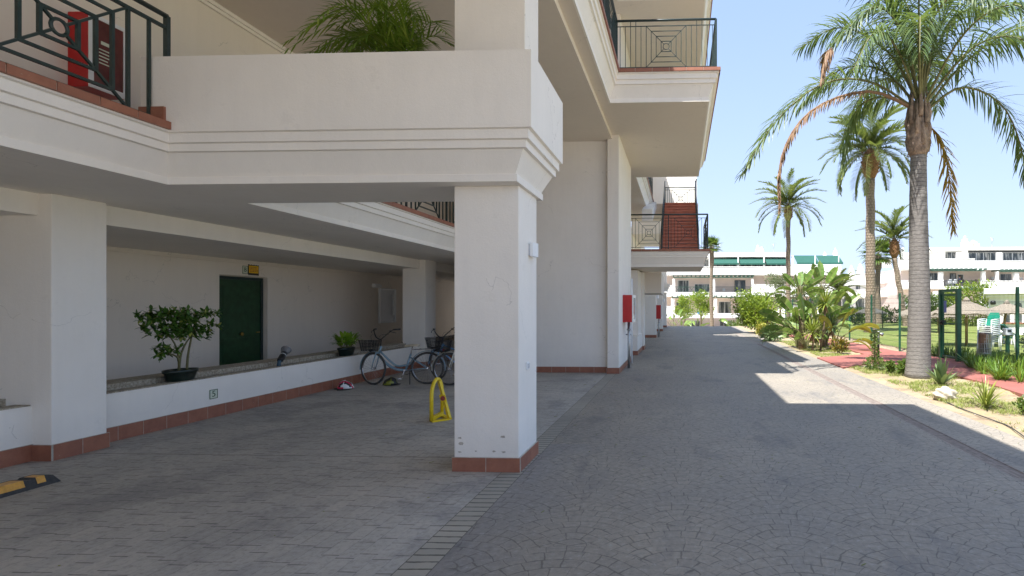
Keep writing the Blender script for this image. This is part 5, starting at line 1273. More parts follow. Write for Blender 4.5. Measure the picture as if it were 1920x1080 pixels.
# ================================================================== POOL HOUSE
Yp = 32; a = PY(1857, 625, Yp); an = math.atan2(a.x, Yp)*.97; t = empty('pool_house', (a.x, Yp, 0), 'low white pool house with arched windows at the right edge', 'building', rz=-an)
zt = PY(1857, 545, Yp).z
def pu(px, py):          # local (u, z) on the rotated front wall
    r = ray(px, py); den = r.x*math.sin(an)+r.y*math.cos(an); k = (a.x*math.sin(an)+Yp*math.cos(an))/den; p = r*k
    return ((p.x-a.x)*math.cos(an)-(p.y-Yp)*math.sin(an), EH+p.z)
def lp(name, m, mat, par=None):
    m.local = True; o = m.build(name, mat, None); o.parent = par or t; return o
lp('wall', MB().box((0, 0, -.1), (14, 7, zt-.35)), M['far'])
lp('cornice', MB().box((-.15, -.2, zt-.35), (14, 7.2, zt-.18)).box((-.3, -.4, zt-.18), (14, 7.4, zt+.12)), M['far'])
for (px, pt, pb, w) in ((1889, 574, 604, .14), (1909, 567, 604, .18), (1932, 572, 604, .18)):
    u, zb_ = pu(px, pb); tp = pu(px, pt)[1]; hh = [(u-w, zb_), (u+w, zb_)]+[(u+w*math.cos(math.pi*k/8), tp-w+w*math.sin(math.pi*k/8)) for k in range(9)]
    vs = [(x, -.012, z) for x, z in hh]+[(x, .05, z) for x, z in hh]; n = len(hh)
    wn_ = lp('window', MB().add(vs, [tuple(range(n)), tuple(range(n, 2*n))[::-1]]+[(i, (i+1) % n, n+(i+1) % n, n+i) for i in range(n)]), M['glass'])
    lp('sill', MB().box((u-w-.14, -.1, zb_-.09), (u+w+.14, .02, zb_-.02)), M['tile'], wn_)
c = PY(1862, 568, Yp-.3); tag(MB().lathe([(.08, -.10), (.13, -.07), (.14, .06), (.10, .12), (.02, .14)], (c.x, Yp-.3, c.z), 12).build('wall_lamp', M['black']), 'round dark lamp on the corner of the pool house', 'lamp')
# ================================================================== FAR APARTMENT BLOCKS
def fb(m, x0, y0, x1, y1, Y, d=.3, mi=0):
    a = PY(x0, y1, Y); b = PY(x1, y0, Y); return m.box((a.x, Y, a.z), (b.x, Y+d, b.z), mi)
def far_win(parent, x0, y0, x1, y1, Y, mull=1, frame='white_pl'):
    w_ = fb(MB(), x0, y0, x1, y1, Y-.06, .05).build('window', M['glass'], parent)
    m = MB(); e = .6
    fb(m, x0-e, y0-e, x0, y1+e, Y-.09, .1); fb(m, x1, y0-e, x1+e, y1+e, Y-.09, .1); fb(m, x0, y0-e, x1, y0, Y-.09, .1); fb(m, x0, y1, x1, y1+e, Y-.09, .1)
    for k in range(1, mull+1): xm = x0+(x1-x0)*k/(mull+1); fb(m, xm-.3, y0, xm+.3, y1, Y-.08, .03)
    m.build('window_frame', M[frame], w_)
def pergola(parent, x0, x1, y, Y, d=2.2, n=9):
    m = MB(); fb(m, x0, y, x1, y+2.0, Y-.1, .12); a = PY(x0, y, Y); b = PY(x1, y, Y)
    for k in range(n+1): x = a.x+(b.x-a.x)*k/n; m.box((x-.06, Y-.65, a.z), (x+.06, Y+d, a.z+.22))
    m.box((a.x, Y+.8, a.z+.22), (b.x, Y+.9, a.z+.28)); m.box((a.x, Y+1.6, a.z+.22), (b.x, Y+1.7, a.z+.28)); m.build('pergola', M['pergola'], parent)
def awning(parent, x0, x1, y0, y1, Y, proj=1.6):
    a = PY(x0, y0, Y); b = PY(x1, y0, Y); zl = PY(x0, y1, Y-proj).z; vs = [(a.x, Y, a.z), (b.x, Y, b.z), (b.x, Y-proj, zl), (a.x, Y-proj, zl)]
    vs += [(x, y, z-.04) for x, y, z in vs]
    m = MB().add(vs, [(0,3,2,1), (4,5,6,7), (0,1,5,4), (1,2,6,5), (2,3,7,6), (3,0,4,7)]); m.box((a.x, Y-proj-.02, zl-.22), (b.x, Y-proj+.01, zl)); m.build('awning', M['teal_cloth'], parent)
def barrail(parent, x0, x1, y0, y1, Y, step=.14, mt='green_metal'):
    a = PY(x0, y1, Y); b = PY(x1, y0, Y); m = MB().box((a.x, Y-.03, b.z-.05), (b.x, Y+.03, b.z)).box((a.x, Y-.02, a.z), (b.x, Y+.02, a.z+.04)); x = a.x
    while x < b.x: m.box((x-.012, Y-.012, a.z), (x+.012, Y+.012, b.z)); x += step
    m.build('railing', M[mt], parent)
def chimney(parent, px, yb, yt, Y, w=.45, holes=False):
    w *= .55 if not holes else .8
    b = PY(px, yb, Y); h = PY(px, yt, Y).z-b.z; m = MB().box((b.x-w, Y, b.z-.3), (b.x+w, Y+2*w, b.z+h*.45)).box((b.x-w*.7, Y+w*.3, b.z+h*.45), (b.x+w*.7, Y+w*1.7, b.z+h*.7))
    m.lathe([(w*.5, h*.70), (w*.42, h*.86), (w*.6, h*.88), (w*.1, h)], (b.x, Y+w, b.z), 10); o = m.build('chimney', M['far'], parent)
    if holes: MB().tube([(b.x-.2, Y-.01, b.z+h*.28), (b.x-.2, Y+.02, b.z+h*.28)], .13, 10).tube([(b.x+.25, Y-.01, b.z+h*.28), (b.x+.25, Y+.02, b.z+h*.28)], .13, 10).build('vent', M['tile'], o)
Ya = 80; Yb_ = 83.2
A = empty('apartment_block', (8, Ya+5, -1.5), 'white apartment block with green awnings beyond the end of the driveway', 'building')
m = MB(); fb(m, 1200, 501, 1578, 640, Yb_, 9); m.build('wall', M['farpink'], A)
m = MB(); fb(m, 1200, 479, 1480, 501, Yb_, 8); m.build('wall', M['far'], A, 0)
m = MB(); fb(m, 1200, 473, 1479, 482, Ya+1, 9.5); m.build('roof', M['far'], A)
for x0, x1, y0, y1 in ((1200, 1480, 501, 515.5), (1480.2, 1577, 497, 516), (1200, 1578, 549, 556), (1200, 1578, 588.5, 596), (1412, 1578, 534, 549), (1200, 1266, 536, 549), (1200, 1262, 575, 588.5), (1400, 1578, 574, 588.5)):
    m = MB(); fb(m, x0, y0, x1, y1, Ya, .4); m.build('parapet', M['far'], A)
    m = MB(); a = PY(x0, y0, Ya); b = PY(x1, y0, Ya); m.box((a.x, Ya-.06, a.z), (b.x, Ya+.46, a.z+.07)); m.build('coping', M['far'], A)
m = MB()
for z in (516, 556): a = PY(1200, z, Ya); b = PY(1578, z, Ya); m.box((a.x, Ya+.4, a.z), (b.x, Yb_, a.z+.3))
m.build('balcony_slab', M['far'], A)
for px in (1263.5, 1338.5, 1411): m = MB(); fb(m, px-2.3, 522.5, px+2.3, 549, Ya+.02, .36); m.build('post', M['far'], A)
for px in (1261.5, 1341.5, 1403): m = MB(); fb(m, px-3.2, 559.5, px+3.2, 588.5, Ya+.02, .36); m.build('post', M['far'], A)
for px in (1330, 1384, 1432.5, 1487, 1528.5): m = MB(); fb(m, px-.9, 479, px+.9, 501, Ya+.1, .12); m.build('post', M['far'], A)
pergola(A, 1263, 1338, 519, Ya); pergola(A, 1340, 1412, 519, Ya); pergola(A, 1260, 1340, 556.5, Ya, n=8); pergola(A, 1343, 1420, 556.5, Ya, n=8); pergola(A, 1540, 1578, 556.5, Ya, n=5)
for x0, x1 in ((1331, 1383.5), (1385.5, 1431.5), (1434, 1478)): awning(A, x0, x1, 483.5, 493.5, Ya+1.6)
for x0, x1 in ((1488, 1528), (1529.5, 1572)): awning(A, x0, x1, 479, 492.5, Ya+2.6, 2.4)
m = MB(); fb(m, 1483, 479, 1574, 480.4, Ya+2.6, .15); fb(m, 1484, 480, 1485.4, 497, Ya+2.7, .12); fb(m, 1572, 480, 1573.4, 497, Ya+.3, .12); m.build('awning_frame', M['white_pl'], A)
far_win(A, 1305, 487, 1380, 500, Yb_, 5); far_win(A, 1388, 487, 1430, 500, Yb_, 3); far_win(A, 1436, 487, 1476, 500, Yb_, 3)
far_win(A, 1271, 526, 1291, 547, Yb_, 1); far_win(A, 1303, 533, 1330, 547, Yb_, 1); far_win(A, 1378, 526, 1397, 548, Yb_, 1, 'black'); far_win(A, 1268, 566, 1292, 587, Yb_, 2); far_win(A, 1348, 566, 1370, 587, Yb_, 1); far_win(A, 1350, 601, 1372, 611, Yb_, 2); far_win(A, 1297, 602, 1312, 613, Yb_, 1); far_win(A, 1440, 562, 1475, 586, Yb_, 2)
m = MB(); a = PY(1266, 549, Ya); b = PY(1337, 537.5, Ya); k = 8; wdt = (b.x-a.x)/k
for i in range(k):
    for (z0, z1) in ((a.z, b.z), (b.z, a.z)): m.bar((a.x+i*wdt, Ya+.2, z0), (a.x+(i+1)*wdt, Ya+.2, z1), .05, .04)
m.box((a.x, Ya+.17, b.z-.06), (b.x, Ya+.23, b.z)); m.build('railing', M['pergola'], A); barrail(A, 1341, 1409, 537.5, 549, Ya+.2)
chimney(A, 1421.5, 474, 459, Ya+2, .55); chimney(A, 1428.5, 474, 462, Ya+2.5, .5); chimney(A, 1567, 480, 464.5, Ya+3, .5); chimney(A, 1547, 480, 472, Ya+3, .4)
b = PY(1312, 585, Ya); tag(MB().box((b.x-.35, Ya-.1, b.z-.28), (b.x+.35, Ya+.3, b.z+.25)).build('blue_cushion', M['blue_pl'], bevel=.1), 'bright blue cushion on a ground floor terrace of the block with awnings', 'cushion')
bb = PY(1547, 583, 62); tag(MB().box((bb.x-.18, 62, bb.z-.42), (bb.x+.18, 62.3, bb.z+.42)).build('blue_screen', M['blue_pl'], bevel=.03), 'small bright blue panel seen behind the spiky plant on the thin stem', 'panel')
bb = PY(1579, 582, 62); t = empty('striped_towel', (bb.x, 62, 0), 'red and yellow striped towel hanging beside the short palm', 'towel')
MB().box((bb.x-.22, 62, bb.z-.45), (bb.x-.02, 62.05, bb.z+.45)).build('red_stripe', M['rimred'], t); MB().box((bb.x-.02, 62, bb.z-.45), (bb.x+.06, 62.05, bb.z+.45)).build('yellow_stripe', M['rimyel'], t); MB().box((bb.x+.06, 62, bb.z-.5), (bb.x+.2, 62.05, bb.z+.3)).build('red_stripe', M['rimred'], t)
m = MB()
for px, z1 in ((1574, 0), (1584, 0)): q = PY(px, 583, 62); m.tube([(q.x, 62.1, -.8), (q.x, 62.1, bb.z+.5)], .03, 6)
a = PY(1574, 583, 62); b = PY(1584, 583, 62); m.tube([(a.x, 62.1, bb.z+.48), (b.x, 62.1, bb.z+.48)], .025, 6); tag(m.build('drying_rail', M['black']), 'thin rail carrying the striped towel', 'rail')
# right block
Yc = 78; Yd = 81.2
C_ = empty('apartment_block', (40, Yc+5, -1.5), 'white apartment block with glazed top floor behind the pool house', 'building')
m = MB(); fb(m, 1690, 503, 2060, 640, Yd, 9); m.build('wall', M['farpink'], C_); m = MB(); fb(m, 1738, 468, 2060, 503, Yd, 8); m.build('wall', M['far'], C_)
m = MB(); fb(m, 1742, 462.5, 2060, 469, Yc+.8, 10); m.build('roof', M['far'], C_)
for x0, x1, y0, y1 in ((1690, 1828, 486, 504), (1828.2, 2060, 490, 506), (1690, 1769, 527, 541), (1840, 2060, 527, 542), (1769.2, 1839.8, 538, 542), (1690, 1790, 566, 581), (1790.2, 2060, 570, 581)):
    m = MB(); fb(m, x0, y0, x1, y1, Yc, .4); m.build('parapet', M['far'], C_); m = MB(); a = PY(x0, y0, Yc); b = PY(x1, y0, Yc); m.box((a.x, Yc-.06, a.z), (b.x, Yc+.46, a.z+.07)); m.build('coping', M['far'], C_)
m = MB()
for z in (505, 542): a = PY(1690, z, Yc); b = PY(2060, z, Yc); m.box((a.x, Yc+.4, a.z), (b.x, Yd, a.z+.3))
m.build('balcony_slab', M['far'], C_)
for px, y0, y1, w in ((1767, 471, 487, 3.8), (1800, 473, 487, 4.5), (1811, 471, 490, 4), (1875, 473, 490, 4), (1765, 510, 527, 3.8), (1845, 509, 527, 3.2), (1871, 509, 527, 2), (1906.5, 511, 527, 4.5), (1755, 546, 566, 4), (1842, 547, 570, 3)):
    m = MB(); fb(m, px-w, y0, px+w, y1, Yc+.05, .5); m.build('post', M['far'], C_)
far_win(C_, 1773, 473, 1796, 485, Yd, 1); far_win(C_, 1817, 474, 1871, 488, Yc+1.6, 3); far_win(C_, 1881, 474, 1950, 488, Yc+1.6, 3); far_win(C_, 1782, 513, 1792, 537, Yd, 0, 'black'); far_win(C_, 1796, 515, 1806, 530, Yd, 0); far_win(C_, 1876, 514, 1896, 526, Yd, 1); far_win(C_, 1742, 512, 1760, 526, Yd, 1); far_win(C_, 1768, 550, 1790, 566, Yd, 1)
m = MB(); fb(m, 1816, 468.8, 2060, 473.5, Yc+1.4, .2); m.build('blind', M['dark'], C_)
pergola(C_, 1746, 1845, 506.5, Yc, n=11); pergola(C_, 1876, 1925, 508, Yc, n=6); pergola(C_, 1800, 1856, 543, Yc, n=8)
barrail(C_, 1769, 1839, 525.5, 538, Yc+.2); chimney(C_, 1811.5, 463, 441.5, Yc+3, .7); chimney(C_, 1828.5, 463, 449.5, Yc+3, .75, True)
chimney(C_, 1695, 496, 463, Yc+4, .9)
for px, py, Y_, PAR in ((1745, 522, Yd, C_), (1862, 522, Yd, C_), (1915, 523, Yd, C_)):
    o = fb(MB(), px-2.2, py-3, px+2.2, py+1.5, Y_-.35, .33).build('air_conditioner', M['white_pl'], PAR); q = PY(px-.6, py-.8, Y_-.36)
    MB().tube([(q.x, Y_-.36, q.z), (q.x, Y_-.352, q.z)], .13, 12).build('fan_grille', M['grey_pl'], o)
o = fb(MB(), 1355, 541, 1360, 546, Yb_-.35, .33).build('air_conditioner', M['white_pl'], A)
for px, Y_, PAR in ((1350, Ya+4, A), (1450, Ya+5, A), (1860, Yc+4, C_)):
    q = PY(px, 473 if PAR is A else 463, Y_); m = MB().tube([(q.x, Y_, q.z-.2), (q.x, Y_, q.z+1.3)], .025, 5)
    for k in range(4): m.tube([(q.x-.35+.05*k, Y_, q.z+1.25-.14*k), (q.x+.35-.05*k, Y_, q.z+1.25-.14*k)], .014, 4)
    m.build('aerial', M['steel'], PAR)
# balcony furniture and sitting person
zf = PY(1800, 538, Yc+1).z
cm = chair(M['white_pl'], M['white_pl'], 'left white chair on the far balcony behind bars', 'white chairs on the far balcony'); cm.location = (PY(1779.5, 530, Yc+1).x, Yc+1, zf); cm.rotation_euler = (0, 0, R(180)); cm.scale = (1.2, 1.2, 1.2)
c2 = copy_tree(cm); c2.location = (PY(1789, 530, Yc+1).x, Yc+1, zf); c2['label'] = 'right white chair on the far balcony behind bars'
cw = chair(M['wood'], M['wood'], 'brown chair beside the person on the far balcony', 'brown chairs on the far balcony'); cw.location = (PY(1811, 530, Yc+1).x, Yc+1, zf); cw.rotation_euler = (0, 0, R(90)); cw.scale = (1.2, 1.2, 1.2)
c3 = copy_tree(cw); c3.location = (PY(1827, 530, Yc+1).x, Yc+1.2, zf); c3['label'] = 'brown chair nearer the right post on the far balcony'; c3.rotation_euler = (0, 0, R(200))
px_ = PY(1799.5, 530, Yc+1).x
cp_ = copy_tree(cw); cp_.location = (px_, Yc+1, zf); cp_.rotation_euler = (0, 0, R(90)); cp_['label'] = 'brown chair the person on the far balcony sits in'
def skinned(name, verts, edges, rad, mat, parent=None, sub=1):
    me = bpy.data.meshes.new(name); me.from_pydata(verts, edges, []); me.materials.append(mat); o = bpy.data.objects.new(name, me); sc.collection.objects.link(o)
    mo = o.modifiers.new('skin', 'SKIN')
    for i, r_ in enumerate(rad): me.skin_vertices[0].data[i].radius = (r_, r_)
    me.skin_vertices[0].data[0].use_root = True; mo.use_smooth_shade = True; s = o.modifiers.new('sub', 'SUBSURF'); s.levels = sub; s.render_levels = sub
    if parent: o.parent = parent
    return o
pe = empty('person', (0,0,0), 'dark haired person in a blue grey shirt sitting on the far balcony', 'person')
V_ = [(0,0,.50),(0,.02,.75),(0,.02,.98),(0,.0,1.08),(0,-.02,1.24),
      (.17,.02,.98),(.22,-.05,.74),(.14,-.28,.72),(-.17,.02,.98),(-.22,-.05,.74),(-.14,-.28,.72),
      (.10,-.05,.50),(.12,-.45,.52),(.12,-.47,.10),(.12,-.58,.06),(-.10,-.05,.50),(-.12,-.45,.52),(-.12,-.47,.10),(-.12,-.58,.06)]
E_ = [(0,1),(1,2),(2,3),(3,4),(2,5),(5,6),(6,7),(2,8),(8,9),(9,10),(0,11),(11,12),(12,13),(13,14),(0,15),(15,16),(16,17),(17,18)]
R_ = [.15,.14,.13,.055,.10,.06,.045,.035,.06,.045,.035,.09,.065,.045,.04,.09,.065,.045,.04]
skinned('body', V_, E_, R_, M['skin'], pe)
skinned('shirt', [(0,0,.52),(0,.02,.75),(0,.02,.99),(.18,.02,.98),(.22,-.04,.80),(-.18,.02,.98),(-.22,-.04,.80)], [(0,1),(1,2),(2,3),(3,4),(2,5),(5,6)], [.17,.16,.145,.075,.065,.075,.065], M['shirt'], pe)
skinned('trousers', [(0,0,.48),(.10,-.05,.50),(.12,-.45,.52),(.12,-.47,.2),(-.10,-.05,.50),(-.12,-.45,.52),(-.12,-.47,.2)], [(0,1),(1,2),(2,3),(0,4),(4,5),(5,6)], [.16,.105,.08,.06,.105,.08,.06], M['trousers'], pe)
m = MB(); m.lathe([(.02,1.16),(.10,1.19),(.118,1.27),(.10,1.35),(.03,1.385)], (0,.01,0), 14); hh_ = m.build('hair', M['hair'], None); hh_.parent = pe
m = MB(); m.lathe([(.012,-.02),(.016,0),(.008,.03)], (0,-.115,1.235), 8); nn_ = m.build('nose', M['skin'], None); nn_.parent = pe
pe.location = (px_, Yc+1.0, zf+.03); pe.rotation_euler = (0, 0, R(60)); pe.scale = (1.15, 1.15, 1.15)
# curved white wing between the two blocks
D = empty('apartment_wing', (26, 90, -1.5), 'plain white stepped apartment wing receding between the two far blocks', 'building')
p0 = PY(1566, 600, 100); p1 = PY(1640, 600, 92); p2 = PY(1742, 600, 79)
def wing(z0, z1, off, name, mt='far'):
    n1 = Vector((p1.y-p0.y, -(p1.x-p0.x))).normalized(); n2 = Vector((p2.y-p1.y, -(p2.x-p1.x))).normalized()
    n1 = -n1 if n1.y > 0 else n1; n2 = -n2 if n2.y > 0 else n2; nm = (n1+n2).normalized()
    f = [(p0.x+n1.x*off, p0.y+n1.y*off), (p1.x+nm.x*off, p1.y+nm.y*off), (p2.x+n2.x*off, p2.y+n2.y*off)]; bk = [(p2.x+3, p2.y+12), (p1.x+3, p1.y+12), (p0.x+3, p0.y+12)]
    MB().prism(f+bk, z0, z1).build(name, M[mt], D)
wing(-2, 6.0, 0, 'wall'); wing(5.0, 6.7, 1.2, 'parapet'); wing(6.7, 6.78, 1.26, 'coping'); wing(2.9, 4.1, 1.2, 'parapet'); wing(4.1, 4.18, 1.26, 'coping'); wing(-.4, .6, 1.2, 'parapet')
def wwin(u0, u1, z0, z1, seg=1, nm='window', mt='glass'):
    a, b = (p1, p2) if seg else (p0, p1); d = (b-a); d.z = 0; nrm = Vector((d.y, -d.x, 0)).normalized(); nrm = -nrm if nrm.y > 0 else nrm
    q0 = a+d*u0; q1 = a+d*u1; c = (q0+q1)/2; MB().obox((c.x+nrm.x*.03, c.y+nrm.y*.03, (z0+z1)/2), Vector((q1.x-q0.x, q1.y-q0.y, 0))/2, nrm*.04, (0, 0, (z1-z0)/2)).build(nm, M[mt], D)
for a in (.08, .3, .5, .72): wwin(a, a+.12, 4.3, 4.95); wwin(a, a+.12, .9, 2.7)
for a in (.2, .55): wwin(a, a+.2, .9, 2.7, 0); wwin(a, a+.1, 4.3, 4.95, 0)
wwin(.40, .62, -1.2, -.5)
chimney(D, 1597.5, 516, 497, 98, .75); chimney(D, 1614.5, 513, 494, 97, .8)
q = PY(1665, 495, 88); m = MB().box((q.x-.6, 88, q.z-.5), (q.x+.5, 89, q.z+.9)); m.build('chimney', M['far'], D); m = MB(); fb(m, 1659, 484, 1688, 485.4, 87.6, 2.2); m.build('pergola', M['pergola'], D)
# ================================================================== BICYCLES
def bicycle(name, label, frame_m, seed, steer=0.0, Rw=.335, wb=1.06, basket=True, saddle_m='saddle', rack=True, guards=True, step=True, fork_m=None, baskets=None):
    t = empty(name, (0,0,0), label, 'bicycle', 'bicycles parked by the low wall'); fm = M[frame_m]; fk = M[fork_m] if fork_m else fm
    ax = math.radians(70); hx = wb-.10; hz = .86
    st_p = Vector((wb-.04, 0, Rw)); rot = Matrix.Rotation(steer, 4, 'Z')
    def S(p): v = Vector(p)-Vector((hx, 0, 0)); v = rot @ v; return v+Vector((hx, 0, 0))
    I = lambda p: Vector(p)
    def wheel(cx, T):
        m = MB(); ring = lambda r_: [T((cx+r_*math.cos(2*math.pi*i/36), 0, Rw+r_*math.sin(2*math.pi*i/36))) for i in range(36)]
        m.tube(ring(Rw-.035), .011, 6, closed=True)
        for i in range(28):
            a = 2*math.pi*i/28; sgn = .03 if i % 2 else -.03; a2 = a+(.5 if (i//2) % 2 else -.5)
            m.tube([T((cx+.022*math.cos(a2), sgn, Rw+.022*math.sin(a2))), T((cx+(Rw-.04)*math.cos(a), 0, Rw+(Rw-.04)*math.sin(a)))], .0017, 3, cap=False)
        m.tube([T((cx, -.05, Rw)), T((cx, .05, Rw))], .022, 10)
        w_ = m.build('wheel', M['chrome'], t); m = MB(); m.tube(ring(Rw-.02), .023, 8, closed=True); m.build('tyre', M['tyre'], w_)
    wheel(0, I); wheel(wb, S)
    bb_ = (.44, 0, .29); sp = (.34, 0, .62); hd0 = (hx-.02, 0, .62); hd1 = (hx-.07, 0, .80)
    m = MB()
    if step: m.tube(bez([hd0, (.80, 0, .42), (.62, 0, .315), bb_], 12), .029, 8); m.tube(bez([(hx-.05, 0, .70), (.76, 0, .50), (.60, 0, .385), (.40, 0, .40)], 12), .020, 8)
    else: m.tube([hd0, bb_], .019, 8); m.tube([(hx-.06, 0, .77), (sp[0]+.02, 0, .60)], .017, 8)
    m.tube([bb_, sp], .021, 8); m.tube([hd0, hd1], .022, 8)
    for s in (-1, 1): m.tube([(.42, s*.03, .29), (0, s*.06, Rw)], .010, 6); m.tube([(.36, s*.02, .57), (0, s*.06, Rw)], .009, 6)
    m.build('frame', fm, t)
    m = MB()
    for s in (-1, 1): m.tube([S((hx-.01, s*.045, .66)), S((wb-.05, s*.055, .48)), S((wb, s*.05, Rw))], [.014, .012, .008], 7)
    m.tube([S((hx-.01, -.05, .655)), S((hx-.01, .05, .655))], .014, 7); m.build('fork', fk, t)
    m = MB(); m.tube([S(hd1), S((hx-.10, 0, .93))], .014, 7); top_ = (hx-.10, 0, .93)
    hb = bez([S((hx-.28, -.31, 1.15)), S((hx-.16, -.25, 1.14)), S((hx-.06, -.10, .99)), S((hx-.08, 0, .94)), S((hx-.06, .10, .99)), S((hx-.16, .25, 1.14)), S((hx-.28, .31, 1.15))], 24); m.tube(hb, .011, 7); h = m.build('handlebar', M['black'], t)
    for s in (-1, 1): MB().tube([S((hx-.16, s*.245, 1.14)), S((hx-.29, s*.315, 1.15))], .018, 8).build('grip', M['rubber'], h); MB().tube(bez([S((hx-.13, s*.2, 1.13)), S((hx-.08, s*.24, 1.10)), S((hx-.18, s*.31, 1.07))], 6), .007, 5).build('brake_lever', M['black'], h)
    m = MB().tube([sp, (sp[0]-.03, 0, .78)], .012, 7); m.build('seat_post', M['chrome'], t)
    m = MB(); vs = []; prof = [(-.14, .10, .02), (-.10, .115, .03), (-.03, .09, .03), (.05, .045, .025), (.13, .025, .015), (.15, .01, 0)]
    for x, w_, z in prof: vs += [(sp[0]-.02+x, -w_, .79+z-.03), (sp[0]-.02+x, -w_*.7, .79+z+.015), (sp[0]-.02+x, 0, .79+z+.012), (sp[0]-.02+x, w_*.7, .79+z+.015), (sp[0]-.02+x, w_, .79+z-.03)]
    fs = []
    for i in range(len(prof)-1):
        for j in range(4): fs.append((i*5+j, i*5+j+1, (i+1)*5+j+1, (i+1)*5+j))
        fs.append((i*5+4, i*5, (i+1)*5, (i+1)*5+4))
    fs += [(4,3,2,1,0), tuple(25+j for j in range(5))]; m.add(vs, fs, 0, True); m.build('saddle', M[saddle_m], t)
    if guards:
        for cx, T, a0, a1 in ((0, I, 10, 190), (wb, S, -5, 115)):
            m = MB(); n = 18; vs = []
            for i in range(n+1):
                a = math.radians(a0+(a1-a0)*i/n); r_ = Rw+.028
                for y_, dz_ in ((-.03, -.012), (-.015, 0), (.015, 0), (.03, -.012)): vs.append(T((cx+(r_+dz_)*math.cos(a), y_, Rw+(r_+dz_)*math.sin(a))))
            m.add(vs, [(i*4+j, i*4+j+1, (i+1)*4+j+1, (i+1)*4+j) for i in range(n) for j in range(3)], 0, True); m.build('mudguard', fm, t)
    if rack:
        m = MB()
        for s in (-1, 1): m.tube([(.30, s*.05, .72), (-.05, s*.06, .735), (-.28, s*.06, .735)], .007, 5); m.tube([(-.10, s*.06, .735), (0, s*.065, Rw)], .006, 5)
        for x in (-.28, -.15, 0, .15): m.tube([(x, -.06, .735), (x, .06, .735)], .006, 5)
        m.build('rack', M['black'], t); MB().box((-.33, -.04, .66), (-.30, .04, .72)).build('reflector', M['red'], t, .008)
    m = MB().tube([(.44, -.07, .29), (.44, .07, .29)], .025, 10).tube([(.44, .075, .29), (.50, .075, .13)], .010, 6).tube([(.44, -.075, .29), (.38, -.075, .45)], .010, 6).lathe([(.085, 0), (.085, .006)], (.44, 0, .29), 20)
    m2 = MB(); m2.tube([(.44+.09*math.cos(2*math.pi*i/20), -.055, .29+.09*math.sin(2*math.pi*i/20)) for i in range(20)], .004, 4, closed=True); m2.tube([(.44, -.055, .378), (0, -.055, Rw+.035)], .004, 4); m2.tube([(.44, -.055, .202), (0, -.055, Rw-.035)], .004, 4)
    m3 = MB().tube([(.44, -.07, .29), (.44, .07, .29)], .02, 10).tube([(.44, .075, .29), (.50, .075, .13)], .009, 6).tube([(.44, -.075, .29), (.38, -.075, .45)], .009, 6).box((.46, .08, .12), (.54, .17, .14)).box((.34, -.17, .44), (.42, -.08, .46)); m3.v += []; m3.build('crank', M['chrome'], t); m2.build('chain', M['rubber'], t)
    MB().tube([(.34, .05, .28), (.30, .17, .01)], .009, 6).build('kickstand', M['black'], t)
    def bask(T, cx, cy, cz, w, d, h_, nm='basket'):
        m = MB(); top = [(cx+d/2*a, cy+w/2*b, cz+h_) for a, b in ((-1,-1),(1,-1),(1,1),(-1,1))]; bot = [(cx+d*.38*a, cy+w*.38*b, cz) for a, b in ((-1,-1),(1,-1),(1,1),(-1,1))]
        T4 = [T(p) for p in top]; B4 = [T(p) for p in bot]; m.tube(T4, .006, 5, closed=True); m.tube(B4, .004, 4, closed=True)
        for s in range(4):
            a0_, a1_, b0_, b1_ = T4[s], T4[(s+1) % 4], B4[s], B4[(s+1) % 4]
            for i in range(1, 11): m.tube([a0_.lerp(a1_, i/11), b0_.lerp(b1_, i/11)], .0038, 3, cap=False)
            for i in range(1, 7): m.tube([a0_.lerp(b0_, i/7), a1_.lerp(b1_, i/7)], .0038, 3, cap=False)
        for i in range(1, 8): m.tube([B4[0].lerp(B4[1], i/8), B4[3].lerp(B4[2], i/8)], .004, 3, cap=False)
        m.build(nm, M['wire'], t)
    if basket: bask(S, wb+.12, 0, .70, .34, .26, .22)
    if baskets == 'rear': bask(I, -.1, 0, .75, .3, .36, .22)
    MB().tube([S((wb+.02, 0, .72)), S((wb+.09, 0, .70))], [.02, .035], 10).build('headlight', M['black'], t)
    m = MB(); m.tube(bez([S((hx-.10, -.2, 1.04)), S((hx+.06, -.12, 1.02)), S((hx+.05, -.05, .8)), (hx-.04, 0, .70)], 10), .003, 4); m.tube(bez([S((hx-.10, .2, 1.04)), S((hx+.08, .1, 1.0)), S((hx+.06, .04, .76)), S((hx, 0, .66))], 10), .003, 4); m.build('cable', M['rubber'], t)
    return t
f = PG(688, 722); r_ = PG(803, 720); f.z = r_.z = 0
bk = bicycle('bicycle', 'grey blue step-through bicycle with a front basket and cream saddle leaning by the low wall', 'bike_blue', 1, R(-28), wb=1.10)
d = Vector((f.x-r_.x, f.y-r_.y, 0)); bk.location = (r_.x-.02, r_.y, 0); bk.rotation_euler = (R(3), 0, math.atan2(d.y, d.x))
b2 = bicycle('bicycle', 'cream bicycle half hidden behind the front pillar with its front wheel showing', 'bike_cream', 2, R(12), saddle_m='black', rack=False, fork_m='bike_cream', basket=True)
g = PG(838, 724); b2.rotation_euler = (0, 0, R(172)); b2.location = (g.x+1.06*math.cos(R(-8)), g.y+.13-.14, 0)
b3 = bicycle('bicycle', 'light blue bicycle behind the cream one with dark baskets', 'bike_sky', 3, R(-20), saddle_m='black', rack=True, basket=True, baskets='rear', step=False)
b3.rotation_euler = (R(-2), 0, R(165)); g3 = PG(814, 713); b3.location = (g3.x+1.02, g3.y-.1, 0)
